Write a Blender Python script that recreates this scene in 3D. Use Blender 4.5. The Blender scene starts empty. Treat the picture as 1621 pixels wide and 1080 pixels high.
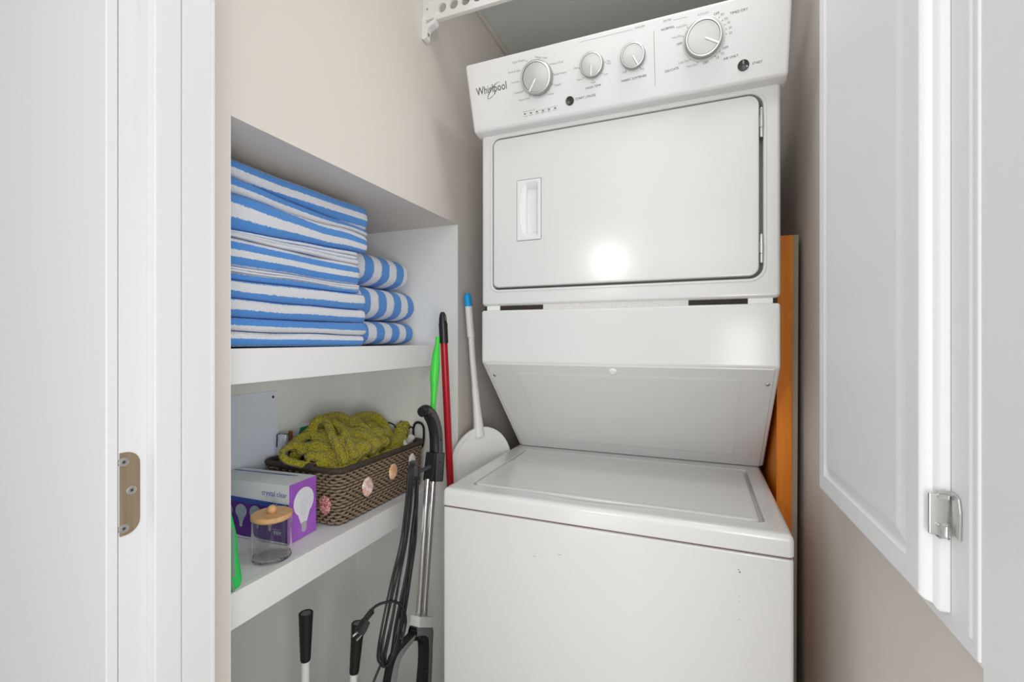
import bpy, bmesh, math, random
from mathutils import Vector, Matrix, noise as mnoise

random.seed(7)
S = bpy.context.scene
COL = S.collection
PI = math.pi

# ------------------------------------------------------------------ camera
FPX, YAW, CX, CY, CZ = 729.2, 0.38425, 810.5, 538.4, 1.25
cam_d = bpy.data.cameras.new('camera')
cam = bpy.data.objects.new('camera', cam_d)
COL.objects.link(cam)
cam.location = (0, 0, CZ)
cam.rotation_euler = (PI / 2, 0, YAW)
cam_d.sensor_width = 36
cam_d.lens = FPX * 36 / 1621
cam_d.shift_y = -1.6 / 1621
cam_d.clip_start = 0.02
S.camera = cam

# ------------------------------------------------------------------ world, lights, exposure
S.view_settings.view_transform = 'Standard'
S.view_settings.look = 'None'
S.view_settings.exposure = 0.18
S.view_settings.gamma = 1.0
S.view_settings.use_curve_mapping = False
world = bpy.data.worlds.new('world')
S.world = world
world.use_nodes = True
bg = world.node_tree.nodes['Background']
bg.inputs[0].default_value = (1.0, 0.99, 0.98, 1)
bg.inputs[1].default_value = 0.45
S.cycles.max_bounces = 16
S.cycles.diffuse_bounces = 12


def area(name, loc, target, sx, sy, power, col=(1, 1, 1)):
    d = bpy.data.lights.new(name, 'AREA')
    d.shape = 'RECTANGLE'
    d.size, d.size_y = sx, sy
    d.energy = power
    d.color = col
    o = bpy.data.objects.new(name, d)
    COL.objects.link(o)
    o.location = loc
    o.rotation_euler = (Vector(target) - Vector(loc)).to_track_quat('-Z', 'Y').to_euler()
    return o


area('hall_daylight', (0.32, -2.2, 1.35), (-0.35, 1.0, 1.2), 1.1, 1.7, 6)
area('fill_high', (0.06, -0.1, 1.86), (-0.15, 1.1, 0.85), 0.9, 0.7, 3.0)  # added fill above the camera, lifts the lid and sloped panel
area('fill_low', (0.28, -0.22, 1.06), (-0.75, 1.0, 1.0), 0.4, 0.55, 6.4)  # added fill right of the camera, brightens the niche
area('fill_top', (0.02, 0.80, 2.27), (-0.08, 0.92, 0), 0.25, 0.2, 1.7)  # unseen overhead fill, added to brighten the lid and closet
area('fill_side', (-0.35, 0.05, 0.70), (0.6, 0.55, 0.6), 0.3, 0.3, 0.8)  # added fill aimed at the lower right wall
ld = bpy.data.lights.new('hall_lamp', 'POINT')
ld.energy = 19
ld.shadow_soft_size = 0.055
ld.color = (1, 0.98, 0.95)
lo = bpy.data.objects.new('hall_lamp', ld)
COL.objects.link(lo)
lo.location = (-0.62, -1.3, 1.83)

# ------------------------------------------------------------------ photo geometry helper (real depth planes)
_c, _s = math.cos(YAW), math.sin(YAW)


def ray(u, v):
    a = (u - CX) / FPX
    return Vector((a * _c - _s, a * _s + _c, (CY - v) / FPX))


def P(u, v, X=None, Y=None, Z=None):
    r = ray(u, v)
    if X is not None:
        t = X / r.x
    elif Y is not None:
        t = Y / r.y
    else:
        t = (Z - CZ) / r.z
    return r * t + Vector((0, 0, CZ))


# ------------------------------------------------------------------ materials
def lin(c):
    c = c / 255
    return c / 12.92 if c <= 0.04045 else ((c + 0.055) / 1.055) ** 2.4


def rgb(r, g, b):
    return (lin(r), lin(g), lin(b), 1)


def mat(name, col, rough=0.5, metal=0.0, bump=0.0, bscale=200, bdetail=2, vary=0.0, vscale=6, spec=0.5, coat=0.0,
        trans=0.0, ior=1.45):
    m = bpy.data.materials.new(name)
    m.use_nodes = True
    nt = m.node_tree
    b = nt.nodes['Principled BSDF']
    b.inputs['Base Color'].default_value = col
    b.inputs['Roughness'].default_value = rough
    b.inputs['Metallic'].default_value = metal
    b.inputs['Specular IOR Level'].default_value = spec
    b.inputs['Coat Weight'].default_value = coat
    b.inputs['Transmission Weight'].default_value = trans
    b.inputs['IOR'].default_value = ior
    tc = nt.nodes.new('ShaderNodeTexCoord')
    if vary > 0:
        n = nt.nodes.new('ShaderNodeTexNoise')
        n.inputs['Scale'].default_value = vscale
        n.inputs['Detail'].default_value = 4
        nt.links.new(tc.outputs['Object'], n.inputs['Vector'])
        mx = nt.nodes.new('ShaderNodeMix')
        mx.data_type = 'RGBA'
        mx.inputs['A'].default_value = tuple(min(1, x * (1 - vary)) for x in col[:3]) + (1,)
        mx.inputs['B'].default_value = tuple(min(1, x * (1 + vary)) for x in col[:3]) + (1,)
        nt.links.new(n.outputs['Fac'], mx.inputs['Factor'])
        nt.links.new(mx.outputs['Result'], b.inputs['Base Color'])
    if bump > 0:
        n = nt.nodes.new('ShaderNodeTexNoise')
        n.inputs['Scale'].default_value = bscale
        n.inputs['Detail'].default_value = bdetail
        nt.links.new(tc.outputs['Object'], n.inputs['Vector'])
        bp = nt.nodes.new('ShaderNodeBump')
        bp.inputs['Strength'].default_value = bump
        bp.inputs['Distance'].default_value = 0.002
        nt.links.new(n.outputs['Fac'], bp.inputs['Height'])
        nt.links.new(bp.outputs['Normal'], b.inputs['Normal'])
    return m


def wood_mat(name, c1, c2, rough=0.45, scale=(60, 60, 4)):
    m = mat(name, c1, rough)
    nt = m.node_tree
    b = nt.nodes['Principled BSDF']
    tc = nt.nodes.new('ShaderNodeTexCoord')
    mp = nt.nodes.new('ShaderNodeMapping')
    mp.inputs['Scale'].default_value = scale
    n = nt.nodes.new('ShaderNodeTexNoise')
    n.inputs['Scale'].default_value = 1.0
    n.inputs['Detail'].default_value = 6
    n.inputs['Distortion'].default_value = 0.6
    r = nt.nodes.new('ShaderNodeValToRGB')
    r.color_ramp.elements[0].position = 0.3
    r.color_ramp.elements[0].color = c1
    r.color_ramp.elements[1].position = 0.72
    r.color_ramp.elements[1].color = c2
    nt.links.new(tc.outputs['Object'], mp.inputs['Vector'])
    nt.links.new(mp.outputs['Vector'], n.inputs['Vector'])
    nt.links.new(n.outputs['Fac'], r.inputs['Fac'])
    nt.links.new(r.outputs['Color'], b.inputs['Base Color'])
    return m


def towel_mat():
    m = mat('striped_terry', rgb(225, 228, 235), 0.95, spec=0.1)
    nt = m.node_tree
    L = nt.links.new
    b = nt.nodes['Principled BSDF']
    b.inputs['Sheen Weight'].default_value = 0.3
    uv = nt.nodes.new('ShaderNodeUVMap')
    uv.uv_map = 'UVMap'
    sx = nt.nodes.new('ShaderNodeSeparateXYZ')
    L(uv.outputs['UV'], sx.inputs[0])
    tc = nt.nodes.new('ShaderNodeTexCoord')
    nz = nt.nodes.new('ShaderNodeTexNoise')
    nz.inputs['Scale'].default_value = 210
    nz.inputs['Detail'].default_value = 6
    nz.inputs['Roughness'].default_value = 0.7
    L(tc.outputs['Object'], nz.inputs['Vector'])
    md = nt.nodes.new('ShaderNodeMath')
    md.operation = 'MULTIPLY_ADD'
    md.inputs[1].default_value = 0.014
    L(nz.outputs['Fac'], md.inputs[0])
    L(sx.outputs['Y'], md.inputs[2])
    dv = nt.nodes.new('ShaderNodeMath')
    dv.operation = 'DIVIDE'
    dv.inputs[1].default_value = 0.060
    L(md.outputs[0], dv.inputs[0])
    fr = nt.nodes.new('ShaderNodeMath')
    fr.operation = 'FRACT'
    L(dv.outputs[0], fr.inputs[0])
    rp = nt.nodes.new('ShaderNodeValToRGB')
    e = rp.color_ramp.elements
    blue, white = rgb(76, 148, 226), rgb(232, 234, 240)
    e[0].position, e[0].color = 0.0, blue
    e[1].position, e[1].color = 0.49, blue
    a = rp.color_ramp.elements.new(0.52)
    a.color = white
    a = rp.color_ramp.elements.new(0.97)
    a.color = white
    a = rp.color_ramp.elements.new(1.0)
    a.color = blue
    L(fr.outputs[0], rp.inputs['Fac'])
    n2 = nt.nodes.new('ShaderNodeTexNoise')
    n2.inputs['Scale'].default_value = 700
    n2.inputs['Detail'].default_value = 2
    L(tc.outputs['Object'], n2.inputs['Vector'])
    hs = nt.nodes.new('ShaderNodeHueSaturation')
    mr = nt.nodes.new('ShaderNodeMapRange')
    mr.inputs['To Min'].default_value = 0.8
    mr.inputs['To Max'].default_value = 1.2
    L(n2.outputs['Fac'], mr.inputs['Value'])
    L(mr.outputs['Result'], hs.inputs['Value'])
    L(rp.outputs['Color'], hs.inputs['Color'])
    L(hs.outputs['Color'], b.inputs['Base Color'])
    bp = nt.nodes.new('ShaderNodeBump')
    bp.inputs['Strength'].default_value = 0.9
    bp.inputs['Distance'].default_value = 0.003
    L(n2.outputs['Fac'], bp.inputs['Height'])
    L(bp.outputs['Normal'], b.inputs['Normal'])
    return m


def knit_mat():
    m = mat('olive_knit', rgb(138, 136, 24), 0.95, spec=0.1)
    nt = m.node_tree
    L = nt.links.new
    b = nt.nodes['Principled BSDF']
    b.inputs['Sheen Weight'].default_value = 0.25
    tc = nt.nodes.new('ShaderNodeTexCoord')
    mp = nt.nodes.new('ShaderNodeMapping')
    mp.inputs['Rotation'].default_value = (0.3, 0.5, 0.6)
    mp.inputs['Scale'].default_value = (1.0, 1.7, 1.3)
    L(tc.outputs['Object'], mp.inputs['Vector'])
    vo = nt.nodes.new('ShaderNodeTexVoronoi')
    vo.inputs['Scale'].default_value = 190
    L(mp.outputs['Vector'], vo.inputs['Vector'])
    wv = nt.nodes.new('ShaderNodeTexWave')
    wv.inputs['Scale'].default_value = 18
    wv.inputs['Distortion'].default_value = 4
    wv.inputs['Detail'].default_value = 1
    wv.inputs['Detail Scale'].default_value = 2.2
    L(mp.outputs['Vector'], wv.inputs['Vector'])
    ad = nt.nodes.new('ShaderNodeMath')
    ad.operation = 'MULTIPLY_ADD'
    ad.inputs[1].default_value = -1.1
    L(vo.outputs['Distance'], ad.inputs[0])
    L(wv.outputs['Fac'], ad.inputs[2])
    bp = nt.nodes.new('ShaderNodeBump')
    bp.inputs['Strength'].default_value = 1.0
    bp.inputs['Distance'].default_value = 0.0045
    L(ad.outputs[0], bp.inputs['Height'])
    L(bp.outputs['Normal'], b.inputs['Normal'])
    rp = nt.nodes.new('ShaderNodeValToRGB')
    rp.color_ramp.elements[0].position = 0.0
    rp.color_ramp.elements[0].color = rgb(208, 196, 54)
    rp.color_ramp.elements[1].position = 0.75
    rp.color_ramp.elements[1].color = rgb(142, 132, 22)
    L(vo.outputs['Distance'], rp.inputs['Fac'])
    L(rp.outputs['Color'], b.inputs['Base Color'])
    return m


def shell_mat(name, c1, c2, kind):
    m = mat(name, c1, 0.5)
    nt = m.node_tree
    b = nt.nodes['Principled BSDF']
    tc = nt.nodes.new('ShaderNodeTexCoord')
    n = nt.nodes.new('ShaderNodeTexNoise')
    n.inputs['Scale'].default_value = 260 if kind == 'speckle' else 90
    n.inputs['Detail'].default_value = 3
    r = nt.nodes.new('ShaderNodeValToRGB')
    r.color_ramp.elements[0].position = 0.42
    r.color_ramp.elements[0].color = c1
    r.color_ramp.elements[1].position = 0.62
    r.color_ramp.elements[1].color = c2
    nt.links.new(tc.outputs['Object'], n.inputs['Vector'])
    nt.links.new(n.outputs['Fac'], r.inputs['Fac'])
    nt.links.new(r.outputs['Color'], b.inputs['Base Color'])
    return m


M = dict(
    dialside=mat('shaded_dial_side', (0.34, 0.34, 0.335, 1), 0.35, 0.5),  # darker grey stands in for shade on the knob sides
    satin=mat('satin_chrome', (0.62, 0.62, 0.615, 1), 0.36, 0.8),
    wall=mat('beige_wall_paint', rgb(220, 213, 206), 0.55, bump=0.06, bscale=300),
    niche=mat('grey_niche_paint', rgb(234, 234, 231), 0.55, bump=0.06, bscale=300),
    ceil=mat('grey_ceiling_paint', rgb(216, 222, 219), 0.7),
    cab=mat('white_paint_lightened_cabinet', rgb(238, 239, 240), 0.42, bump=0.05, bscale=160),  # white paint lightened to make up for weak light on the right
    shelfw=mat('white_paint_lightened_shelf', rgb(231, 231, 231), 0.42, bump=0.05, bscale=160),  # same white, lightened because little light reaches the niche shelves
    trim=mat('white_paint_darkened_trim', rgb(209, 209, 210), 0.4, bump=0.05, bscale=160),  # same white, darkened to offset strong light on jamb and casing
    floor=wood_mat('floor_planks', rgb(176, 168, 158), rgb(194, 186, 176)),
    enamel=mat('white_enamel', rgb(214, 214, 213), 0.18, spec=0.5),
    panel=mat('white_console_plastic', rgb(222, 222, 222), 0.33, spec=0.4),
    gap=mat('dark_gap_rubber', rgb(52, 46, 42), 0.8),
    rust=mat('rusty_seam', rgb(96, 66, 48), 0.8, vary=0.5, vscale=40),
    felt=mat('white_felt', rgb(214, 212, 208), 0.95, bump=0.8, bscale=400, vary=0.25, vscale=300),
    chrome=mat('chrome', (0.86, 0.86, 0.86, 1), 0.14, 1.0),
    steel=mat('brushed_steel', (0.62, 0.62, 0.61, 1), 0.3, 1.0),
    dialface=mat('satin_silver_dial', (0.50, 0.50, 0.495, 1), 0.38, 0.3),
    ink=mat('dark_ink', rgb(62, 60, 58), 0.6),
    lightink=mat('grey_ink', rgb(140, 139, 138), 0.6),
    smoke=mat('smoked_button', rgb(60, 58, 56), 0.12),
    terry=towel_mat(),
    knit=knit_mat(),
    wicker=mat('brown_wicker', rgb(140, 120, 99), 0.6, vary=0.28, vscale=60, bump=0.3, bscale=500),
    wicker_d=mat('dark_wicker', rgb(66, 56, 48), 0.6, vary=0.3, vscale=80),
    liner=mat('basket_inner', rgb(62, 51, 42), 0.9),
    wrap=mat('black_handle_wrap', rgb(48, 44, 42), 0.5),
    black=mat('black_plastic', rgb(30, 30, 31), 0.35),
    dgrey=mat('dark_grey_plastic', rgb(74, 72, 76), 0.45),
    mgrey=mat('grey_plastic', rgb(112, 111, 110), 0.4),
    lgrey=mat('light_grey_plastic', rgb(205, 204, 202), 0.4),
    cord=mat('black_cord', rgb(26, 26, 27), 0.4),
    red=mat('red_paint', rgb(172, 14, 34), 0.3),
    green=mat('green_plastic', rgb(70, 212, 70), 0.35),
    lime=mat('lime_edge', rgb(150, 214, 50), 0.4),
    vest=mat('green_fabric', rgb(48, 205, 96), 0.8, bump=0.5, bscale=500),
    reflect=mat('grey_reflective_tape', rgb(138, 140, 146), 0.4),
    whitep=mat('white_plastic', rgb(232, 232, 229), 0.38),
    blue=mat('blue_plastic', rgb(20, 158, 222), 0.4),
    wood=wood_mat('orange_wood', rgb(212, 112, 4), rgb(232, 142, 18), 0.5, (70, 70, 5)),
    edge=mat('grey_board_edge', rgb(160, 146, 130), 0.7, vary=0.2),
    bamboo=wood_mat('bamboo', rgb(206, 158, 108), rgb(222, 178, 130), 0.5, (20, 120, 60)),
    glass=mat('clear_glass', (1, 1, 1, 1), 0.02, trans=1.0, ior=1.3),
    brass=wood_mat('aged_brass', rgb(112, 99, 79), rgb(136, 121, 98), 0.4, (120, 120, 3)),
    carton=mat('carton_white', rgb(214, 220, 224), 0.45),
    purple=mat('carton_purple', rgb(84, 36, 134), 0.4, vary=0.25, vscale=14),
    violet=mat('carton_violet', rgb(160, 92, 194), 0.4, vary=0.35, vscale=22),
    navy=mat('carton_blue', rgb(48, 74, 162), 0.4),
    bulb=mat('printed_bulb', rgb(150, 166, 178), 0.4, vary=0.2, vscale=60),
    bulb2=mat('printed_bulb_white', rgb(226, 226, 234), 0.4, vary=0.08, vscale=60),
    bulbcap=mat('printed_bulb_base', rgb(176, 176, 180), 0.4),
    white_ink=mat('white_ink', rgb(240, 240, 244), 0.5),
    sheet=mat('pale_blue_grey_metal', rgb(226, 233, 246), 0.35),
    bag=mat('clear_bag', rgb(196, 198, 214), 0.2, bump=0.6, bscale=60),
    bagblue=mat('blue_bag_bottom', rgb(52, 62, 150), 0.35),
    packgreen=mat('green_packet', rgb(22, 132, 76), 0.4),
    brownbox=mat('brown_carton', rgb(140, 92, 58), 0.6, vary=0.15, vscale=50),
    sh_red=shell_mat('red_shell', rgb(160, 76, 70), rgb(214, 176, 168), 'speckle'),
    sh_pink=shell_mat('pink_shell', rgb(226, 178, 164), rgb(240, 230, 224), 'band'),
    sh_org=shell_mat('orange_shell', rgb(232, 170, 120), rgb(240, 206, 180), 'band'),
    sh_wht=shell_mat('white_shell', rgb(224, 220, 216), rgb(240, 238, 236), 'band'),
    speck=mat('chip_mark', rgb(120, 116, 108), 0.7),
)

# ------------------------------------------------------------------ mesh builder
WM = {}


class MB:
    def __init__(self):
        self.v, self.f, self.mi, self.uv = [], [], [], None

    def add(self, verts, faces, mi=0):
        o = len(self.v)
        self.v += [Vector(p) for p in verts]
        self.f += [tuple(i + o for i in f) for f in faces]
        self.mi += [mi] * len(faces)
        return self

    def box(self, a, b, bev=0.0, mi=0, seg=2):
        a, b = Vector(a), Vector(b)
        bm = bmesh.new()
        bmesh.ops.create_cube(bm, size=1)
        for v in bm.verts:
            v.co = Vector(((a[i] + b[i]) / 2 + v.co[i] * (b[i] - a[i]) for i in range(3)))
        if bev > 0:
            bmesh.ops.bevel(bm, geom=list(bm.edges), offset=bev, segments=seg, profile=0.5, affect='EDGES')
        return self.bm(bm, mi)

    def bm(self, bm, mi=0):
        bm.verts.ensure_lookup_table()
        bm.verts.index_update()
        self.add([v.co.copy() for v in bm.verts], [[v.index for v in f.verts] for f in bm.faces], mi)
        bm.free()
        return self

    def loft(self, rings, cap0=True, cap1=True, mi=0, closed=True):
        n = len(rings[0])
        vs = [p for r in rings for p in r]
        fs = []
        for k in range(len(rings) - 1):
            for i in range(n if closed else n - 1):
                j = (i + 1) % n
                fs.append((k * n + i, k * n + j, (k + 1) * n + j, (k + 1) * n + i))
        if cap0:
            fs.append(tuple(range(n - 1, -1, -1)))
        if cap1:
            fs.append(tuple((len(rings) - 1) * n + i for i in range(n)))
        return self.add(vs, fs, mi)

    def tube(self, pts, r, n=10, closed=False, mi=0, flat=1.0, up=None, cap=True):
        pts = [Vector(p) for p in pts]
        N = len(pts)
        rs = r if isinstance(r, (list, tuple)) else [r] * N
        rings = []
        t0 = (pts[1] - pts[0]).normalized()
        ref = Vector(up) if up else (Vector((0, 0, 1)) if abs(t0.z) < 0.9 else Vector((1, 0, 0)))
        nrm = (ref - t0 * ref.dot(t0)).normalized()
        for i in range(N):
            if closed:
                t = pts[(i + 1) % N] - pts[i - 1]
            else:
                t = pts[min(i + 1, N - 1)] - pts[max(i - 1, 0)]
            t.normalize()
            if up:
                nrm = (ref - t * ref.dot(t)).normalized()
            else:
                nrm = (nrm - t * nrm.dot(t)).normalized()
            bn = t.cross(nrm)
            rings.append([pts[i] + (nrm * math.cos(2 * PI * k / n) * flat + bn * math.sin(2 * PI * k / n)) * rs[i]
                          for k in range(n)])
        if closed:
            rings.append(rings[0])
            return self.loft(rings, False, False, mi)
        return self.loft(rings, cap, cap, mi)

    def lathe(self, o, axis, prof, n=32, mi=0, cap0=True, cap1=True):
        o, ax = Vector(o), Vector(axis).normalized()
        ref = Vector((1, 0, 0)) if abs(ax.x) < 0.9 else Vector((0, 1, 0))
        e1 = (ref - ax * ref.dot(ax)).normalized()
        e2 = ax.cross(e1)
        rings = [[o + ax * h + (e1 * math.cos(2 * PI * k / n) + e2 * math.sin(2 * PI * k / n)) * r for k in range(n)]
                 for r, h in prof]
        return self.loft(rings, cap0, cap1, mi)

    def prism(self, poly, d, bev=0.0, mi=0, seg=2):
        """poly: list of 3D points in one plane, extruded by vector d"""
        bm = bmesh.new()
        vs = [bm.verts.new(p) for p in poly]
        f = bm.faces.new(vs)
        r = bmesh.ops.extrude_face_region(bm, geom=[f])
        for g in r['geom']:
            if isinstance(g, bmesh.types.BMVert):
                g.co += Vector(d)
        bmesh.ops.recalc_face_normals(bm, faces=list(bm.faces))
        if bev > 0:
            bmesh.ops.bevel(bm, geom=list(bm.edges), offset=bev, segments=seg, profile=0.5, affect='EDGES')
        return self.bm(bm, mi)

    def sphere(self, c, r, nu=16, nv=10, mi=0, sc=(1, 1, 1)):
        c = Vector(c)
        rings = []
        for k in range(1, nv):
            a = PI * k / nv
            rings.append([c + Vector((math.sin(a) * math.cos(2 * PI * i / nu) * sc[0],
                                      math.sin(a) * math.sin(2 * PI * i / nu) * sc[1],
                                      -math.cos(a) * sc[2])) * r for i in range(nu)])
        return self.loft(rings, True, True, mi)


def put(name, mb, mats, parent=None, smooth=True, angle=35, wn=True, fixn=True):
    me = bpy.data.meshes.new(name)
    inv = WM[parent].inverted() if parent else Matrix.Identity(4)
    me.from_pydata([inv @ v for v in mb.v], [], mb.f)
    ms = mats if isinstance(mats, (list, tuple)) else [mats]
    for m in ms:
        me.materials.append(m)
    if len(ms) > 1:
        me.polygons.foreach_set('material_index', mb.mi)
    if mb.uv:
        l = me.uv_layers.new(name='UVMap')
        for lp in me.loops:
            l.data[lp.index].uv = mb.uv[lp.vertex_index]
    if fixn:
        bm = bmesh.new()
        bm.from_mesh(me)
        bmesh.ops.recalc_face_normals(bm, faces=list(bm.faces))
        bm.to_mesh(me)
        bm.free()
    if smooth:
        me.shade_smooth()
        me.set_sharp_from_angle(angle=math.radians(angle))
    o = bpy.data.objects.new(name, me)
    COL.objects.link(o)
    if parent:
        o.parent = parent
        WM[o] = WM[parent].copy()
    else:
        WM[o] = Matrix.Identity(4)
    if smooth and wn:
        w = o.modifiers.new('wn', 'WEIGHTED_NORMAL')
        w.keep_sharp = True
        w.weight = 100
    return o


def tag(o, label, cat, group=None, kind=None):
    o['label'] = label
    o['category'] = cat
    if group:
        o['group'] = group
    if kind:
        o['kind'] = kind
    return o


def thing(name, label, cat, loc, rz=0.0, group=None):
    o = bpy.data.objects.new(name, None)
    o.empty_display_size = 0.05
    COL.objects.link(o)
    o.location = loc
    o.rotation_euler = (0, 0, rz)
    WM[o] = Matrix.Translation(Vector(loc)) @ Matrix.Rotation(rz, 4, 'Z')
    return tag(o, label, cat, group)


def struct(name, mb, m, label, smooth=False):
    o = put(name, mb, m, None, smooth)
    o['kind'] = 'structure'
    o['label'] = label
    o['category'] = name.split('_')[0]
    return o


def catmull(pts, sub=6, closed=False):
    pts = [Vector(p) for p in pts]
    N = len(pts)
    out = []
    for i in range(N if closed else N - 1):
        if closed:
            p0, p1, p2, p3 = pts[i - 1], pts[i], pts[(i + 1) % N], pts[(i + 2) % N]
        else:
            p0, p1, p2, p3 = pts[max(i - 1, 0)], pts[i], pts[i + 1], pts[min(i + 2, N - 1)]
        for k in range(sub):
            t = k / sub
            out.append(0.5 * (2 * p1 + (p2 - p0) * t + (2 * p0 - 5 * p1 + 4 * p2 - p3) * t * t
                              + (3 * p1 - p0 - 3 * p2 + p3) * t ** 3))
    if not closed:
        out.append(pts[-1])
    return out


def rrect(x0, x1, z0, z1, r, nc=5, ne=1):
    """closed 2D loop, counter-clockwise from bottom-left; r single or (bl, br, tr, tl); ne points along edges"""
    if not isinstance(r, (list, tuple)):
        r = (r,) * 4
    cs = [(x0 + r[0], z0 + r[0], PI, r[0]), (x1 - r[1], z0 + r[1], 1.5 * PI, r[1]),
          (x1 - r[2], z1 - r[2], 0, r[2]), (x0 + r[3], z1 - r[3], 0.5 * PI, r[3])]
    out = []
    for q, (cx, cz, a0, rr) in enumerate(cs):
        arc = [(cx + rr * math.cos(a0 + k / nc * PI / 2), cz + rr * math.sin(a0 + k / nc * PI / 2)) for k in
               range(nc + 1)]
        out += arc
        if ne > 1:
            cx2, cz2, a2, r2 = cs[(q + 1) % 4]
            b = (cx2 + r2 * math.cos(a2), cz2 + r2 * math.sin(a2))
            a = arc[-1]
            for k in range(1, ne):
                out.append((a[0] + (b[0] - a[0]) * k / ne, a[1] + (b[1] - a[1]) * k / ne))
    return out


def inset_rr(x0, x1, z0, z1, r, d, nc=5, ne=1):
    if not isinstance(r, (list, tuple)):
        r = (r,) * 4
    return rrect(x0 + d, x1 - d, z0 + d, z1 - d, tuple(max(0.0005, q - d) for q in r), nc, ne)


def XZ(loop, y):
    return [Vector((a, y, b)) for a, b in loop]


def XY(loop, z):
    return [Vector((a, b, z)) for a, b in loop]


def YZ(loop, x):
    return [Vector((x, a, b)) for a, b in loop]


_txt = {}


def text2d(s):
    if s in _txt:
        return _txt[s]
    cu = bpy.data.curves.new('t', 'FONT')
    cu.body = s
    cu.size = 1
    cu.resolution_u = 2
    o = bpy.data.objects.new('t', cu)
    COL.objects.link(o)
    dg = bpy.context.evaluated_depsgraph_get()
    me = bpy.data.meshes.new_from_object(o.evaluated_get(dg))
    vs = [v.co.copy() for v in me.vertices]
    fs = [tuple(p.vertices) for p in me.polygons]
    bpy.data.objects.remove(o)
    bpy.data.curves.remove(cu)
    bpy.data.meshes.remove(me)
    _txt[s] = (vs, fs)
    return _txt[s]


def text_on(mb, s, p0, p1, nrm, ysc=1.0, off=0.0004, mi=0):
    """lettering on a surface from baseline start p0 to baseline end p1"""
    vs, fs = text2d(s)
    if not vs:
        return
    x0 = min(v.x for v in vs)
    w = max(v.x for v in vs) - x0
    n = Vector(nrm).normalized()
    ex = Vector(p1) - Vector(p0)
    k = ex.length / w
    ex.normalize()
    ey = n.cross(ex)
    mb.add([Vector(p0) + ex * (v.x - x0) * k + ey * v.y * k * ysc + n * off for v in vs], fs, mi)


# ================================================================== THE ROOM
WX = -0.66       # face of the left wall
RX = 0.224       # face of the right wall
CEIL = 2.31
mb = MB()
ro, ri = [(0.391, 0), (1.95, 0), (1.95, CEIL), (0.391, CEIL)], [(0.489, 0), (1.205, 0), (1.205, 1.592), (0.489, 1.592)]
mb.loft([YZ(ro, -1.12), YZ(ro, WX), YZ(ri, WX), YZ(ri, -1.08), YZ(ri, -1.12)], False, False)
mb.loft([YZ(ri, -1.12), YZ(ro, -1.12)], False, False)
struct('wall_left', mb, M['wall'], 'beige painted wall on the left with a deep shelved niche')
mb = MB()
mb.box((-1.12, 0.489, 0), (-1.035, 1.205, 1.592))
o = struct('wall_niche_back', mb, M['niche'], 'grey painted back of the shelved niche')
struct('wall_niche_right', MB().box((-1.035, 1.2035, 0), (WX - 0.0008, 1.206, 1.5918)), M['niche'], 'off white right side of the shelved niche')
struct('wall_niche_left', MB().box((-1.035, 0.488, 0), (WX - 0.0008, 0.4904, 1.5918)), M['niche'], 'off white left side of the shelved niche')
mb = MB()
mb.box((-1.035, 0.489, 0), (-1.02, 1.205, 0.15), 0.003)
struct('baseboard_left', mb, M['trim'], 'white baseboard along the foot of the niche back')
mb = MB()
mb.box((RX, 0.494, 0), (RX + 0.12, 1.95, CEIL))
struct('wall_right', mb, M['wall'], 'beige painted wall on the right beside the laundry machine')
mb = MB()
mb.box((-1.12, 1.95, 0), (RX + 0.12, 2.05, CEIL))
struct('wall_back', mb, M['wall'], 'beige painted wall behind the laundry machine')
mb = MB()
mb.box((-1.12, 0.391, CEIL), (RX + 0.12, 2.05, CEIL + 0.08))
struct('ceiling', mb, M['ceil'], 'grey closet ceiling above the machine')
mb = MB()
mb.box((WX, 0.3, CEIL - 0.012), (WX + 0.012, 1.95, CEIL), 0.003)
struct('trim_4', mb, M['wall'], 'thin beige bead where the left wall meets the ceiling')
mb = MB()
mb.box((-1.6, -3.2, -0.05), (1.6, 2.05, 0))
struct('floor', mb, M['floor'], 'wood plank floor under closet and hall')
# left jamb with stop, seen edge on
mb = MB()
mb.box((-0.62, 0.2965, 0), (-0.57, 0.391, 2.12), 0.001)
mb.box((-0.60, 0.323, 0), (-0.555, 0.352, 2.12), 0.0025)
mb.box((-0.60, 0.3522, 0), (-0.5552, 0.391, 2.12), 0.0012)
mb.box((-0.60, 0.386, 0), (-0.5535, 0.3905, 2.12), 0.001)
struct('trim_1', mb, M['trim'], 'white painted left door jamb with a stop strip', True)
mb = MB()
mb.box((-1.5, 0.285, 0), (-0.5695, 0.2958, 2.2), 0.001)
struct('trim_3', mb, M['trim'], 'flat white casing board at the left edge of the doorway')
mb = MB()
mb.box((-1.5, 0.2962, 0), (-0.62, 0.390, CEIL))
mb.box((-0.62, 0.2962, 2.12), (0.22, 0.390, CEIL))
struct('wall_front', mb, M['wall'], 'closet front wall around the doorway')
# right casing
mb = MB()
mb.box((0.216, 0.30, 0), (0.34, 0.494, CEIL), 0.001)
struct('trim_2', mb, M['cab'], 'white painted casing at the right edge of the doorway', True)

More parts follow.
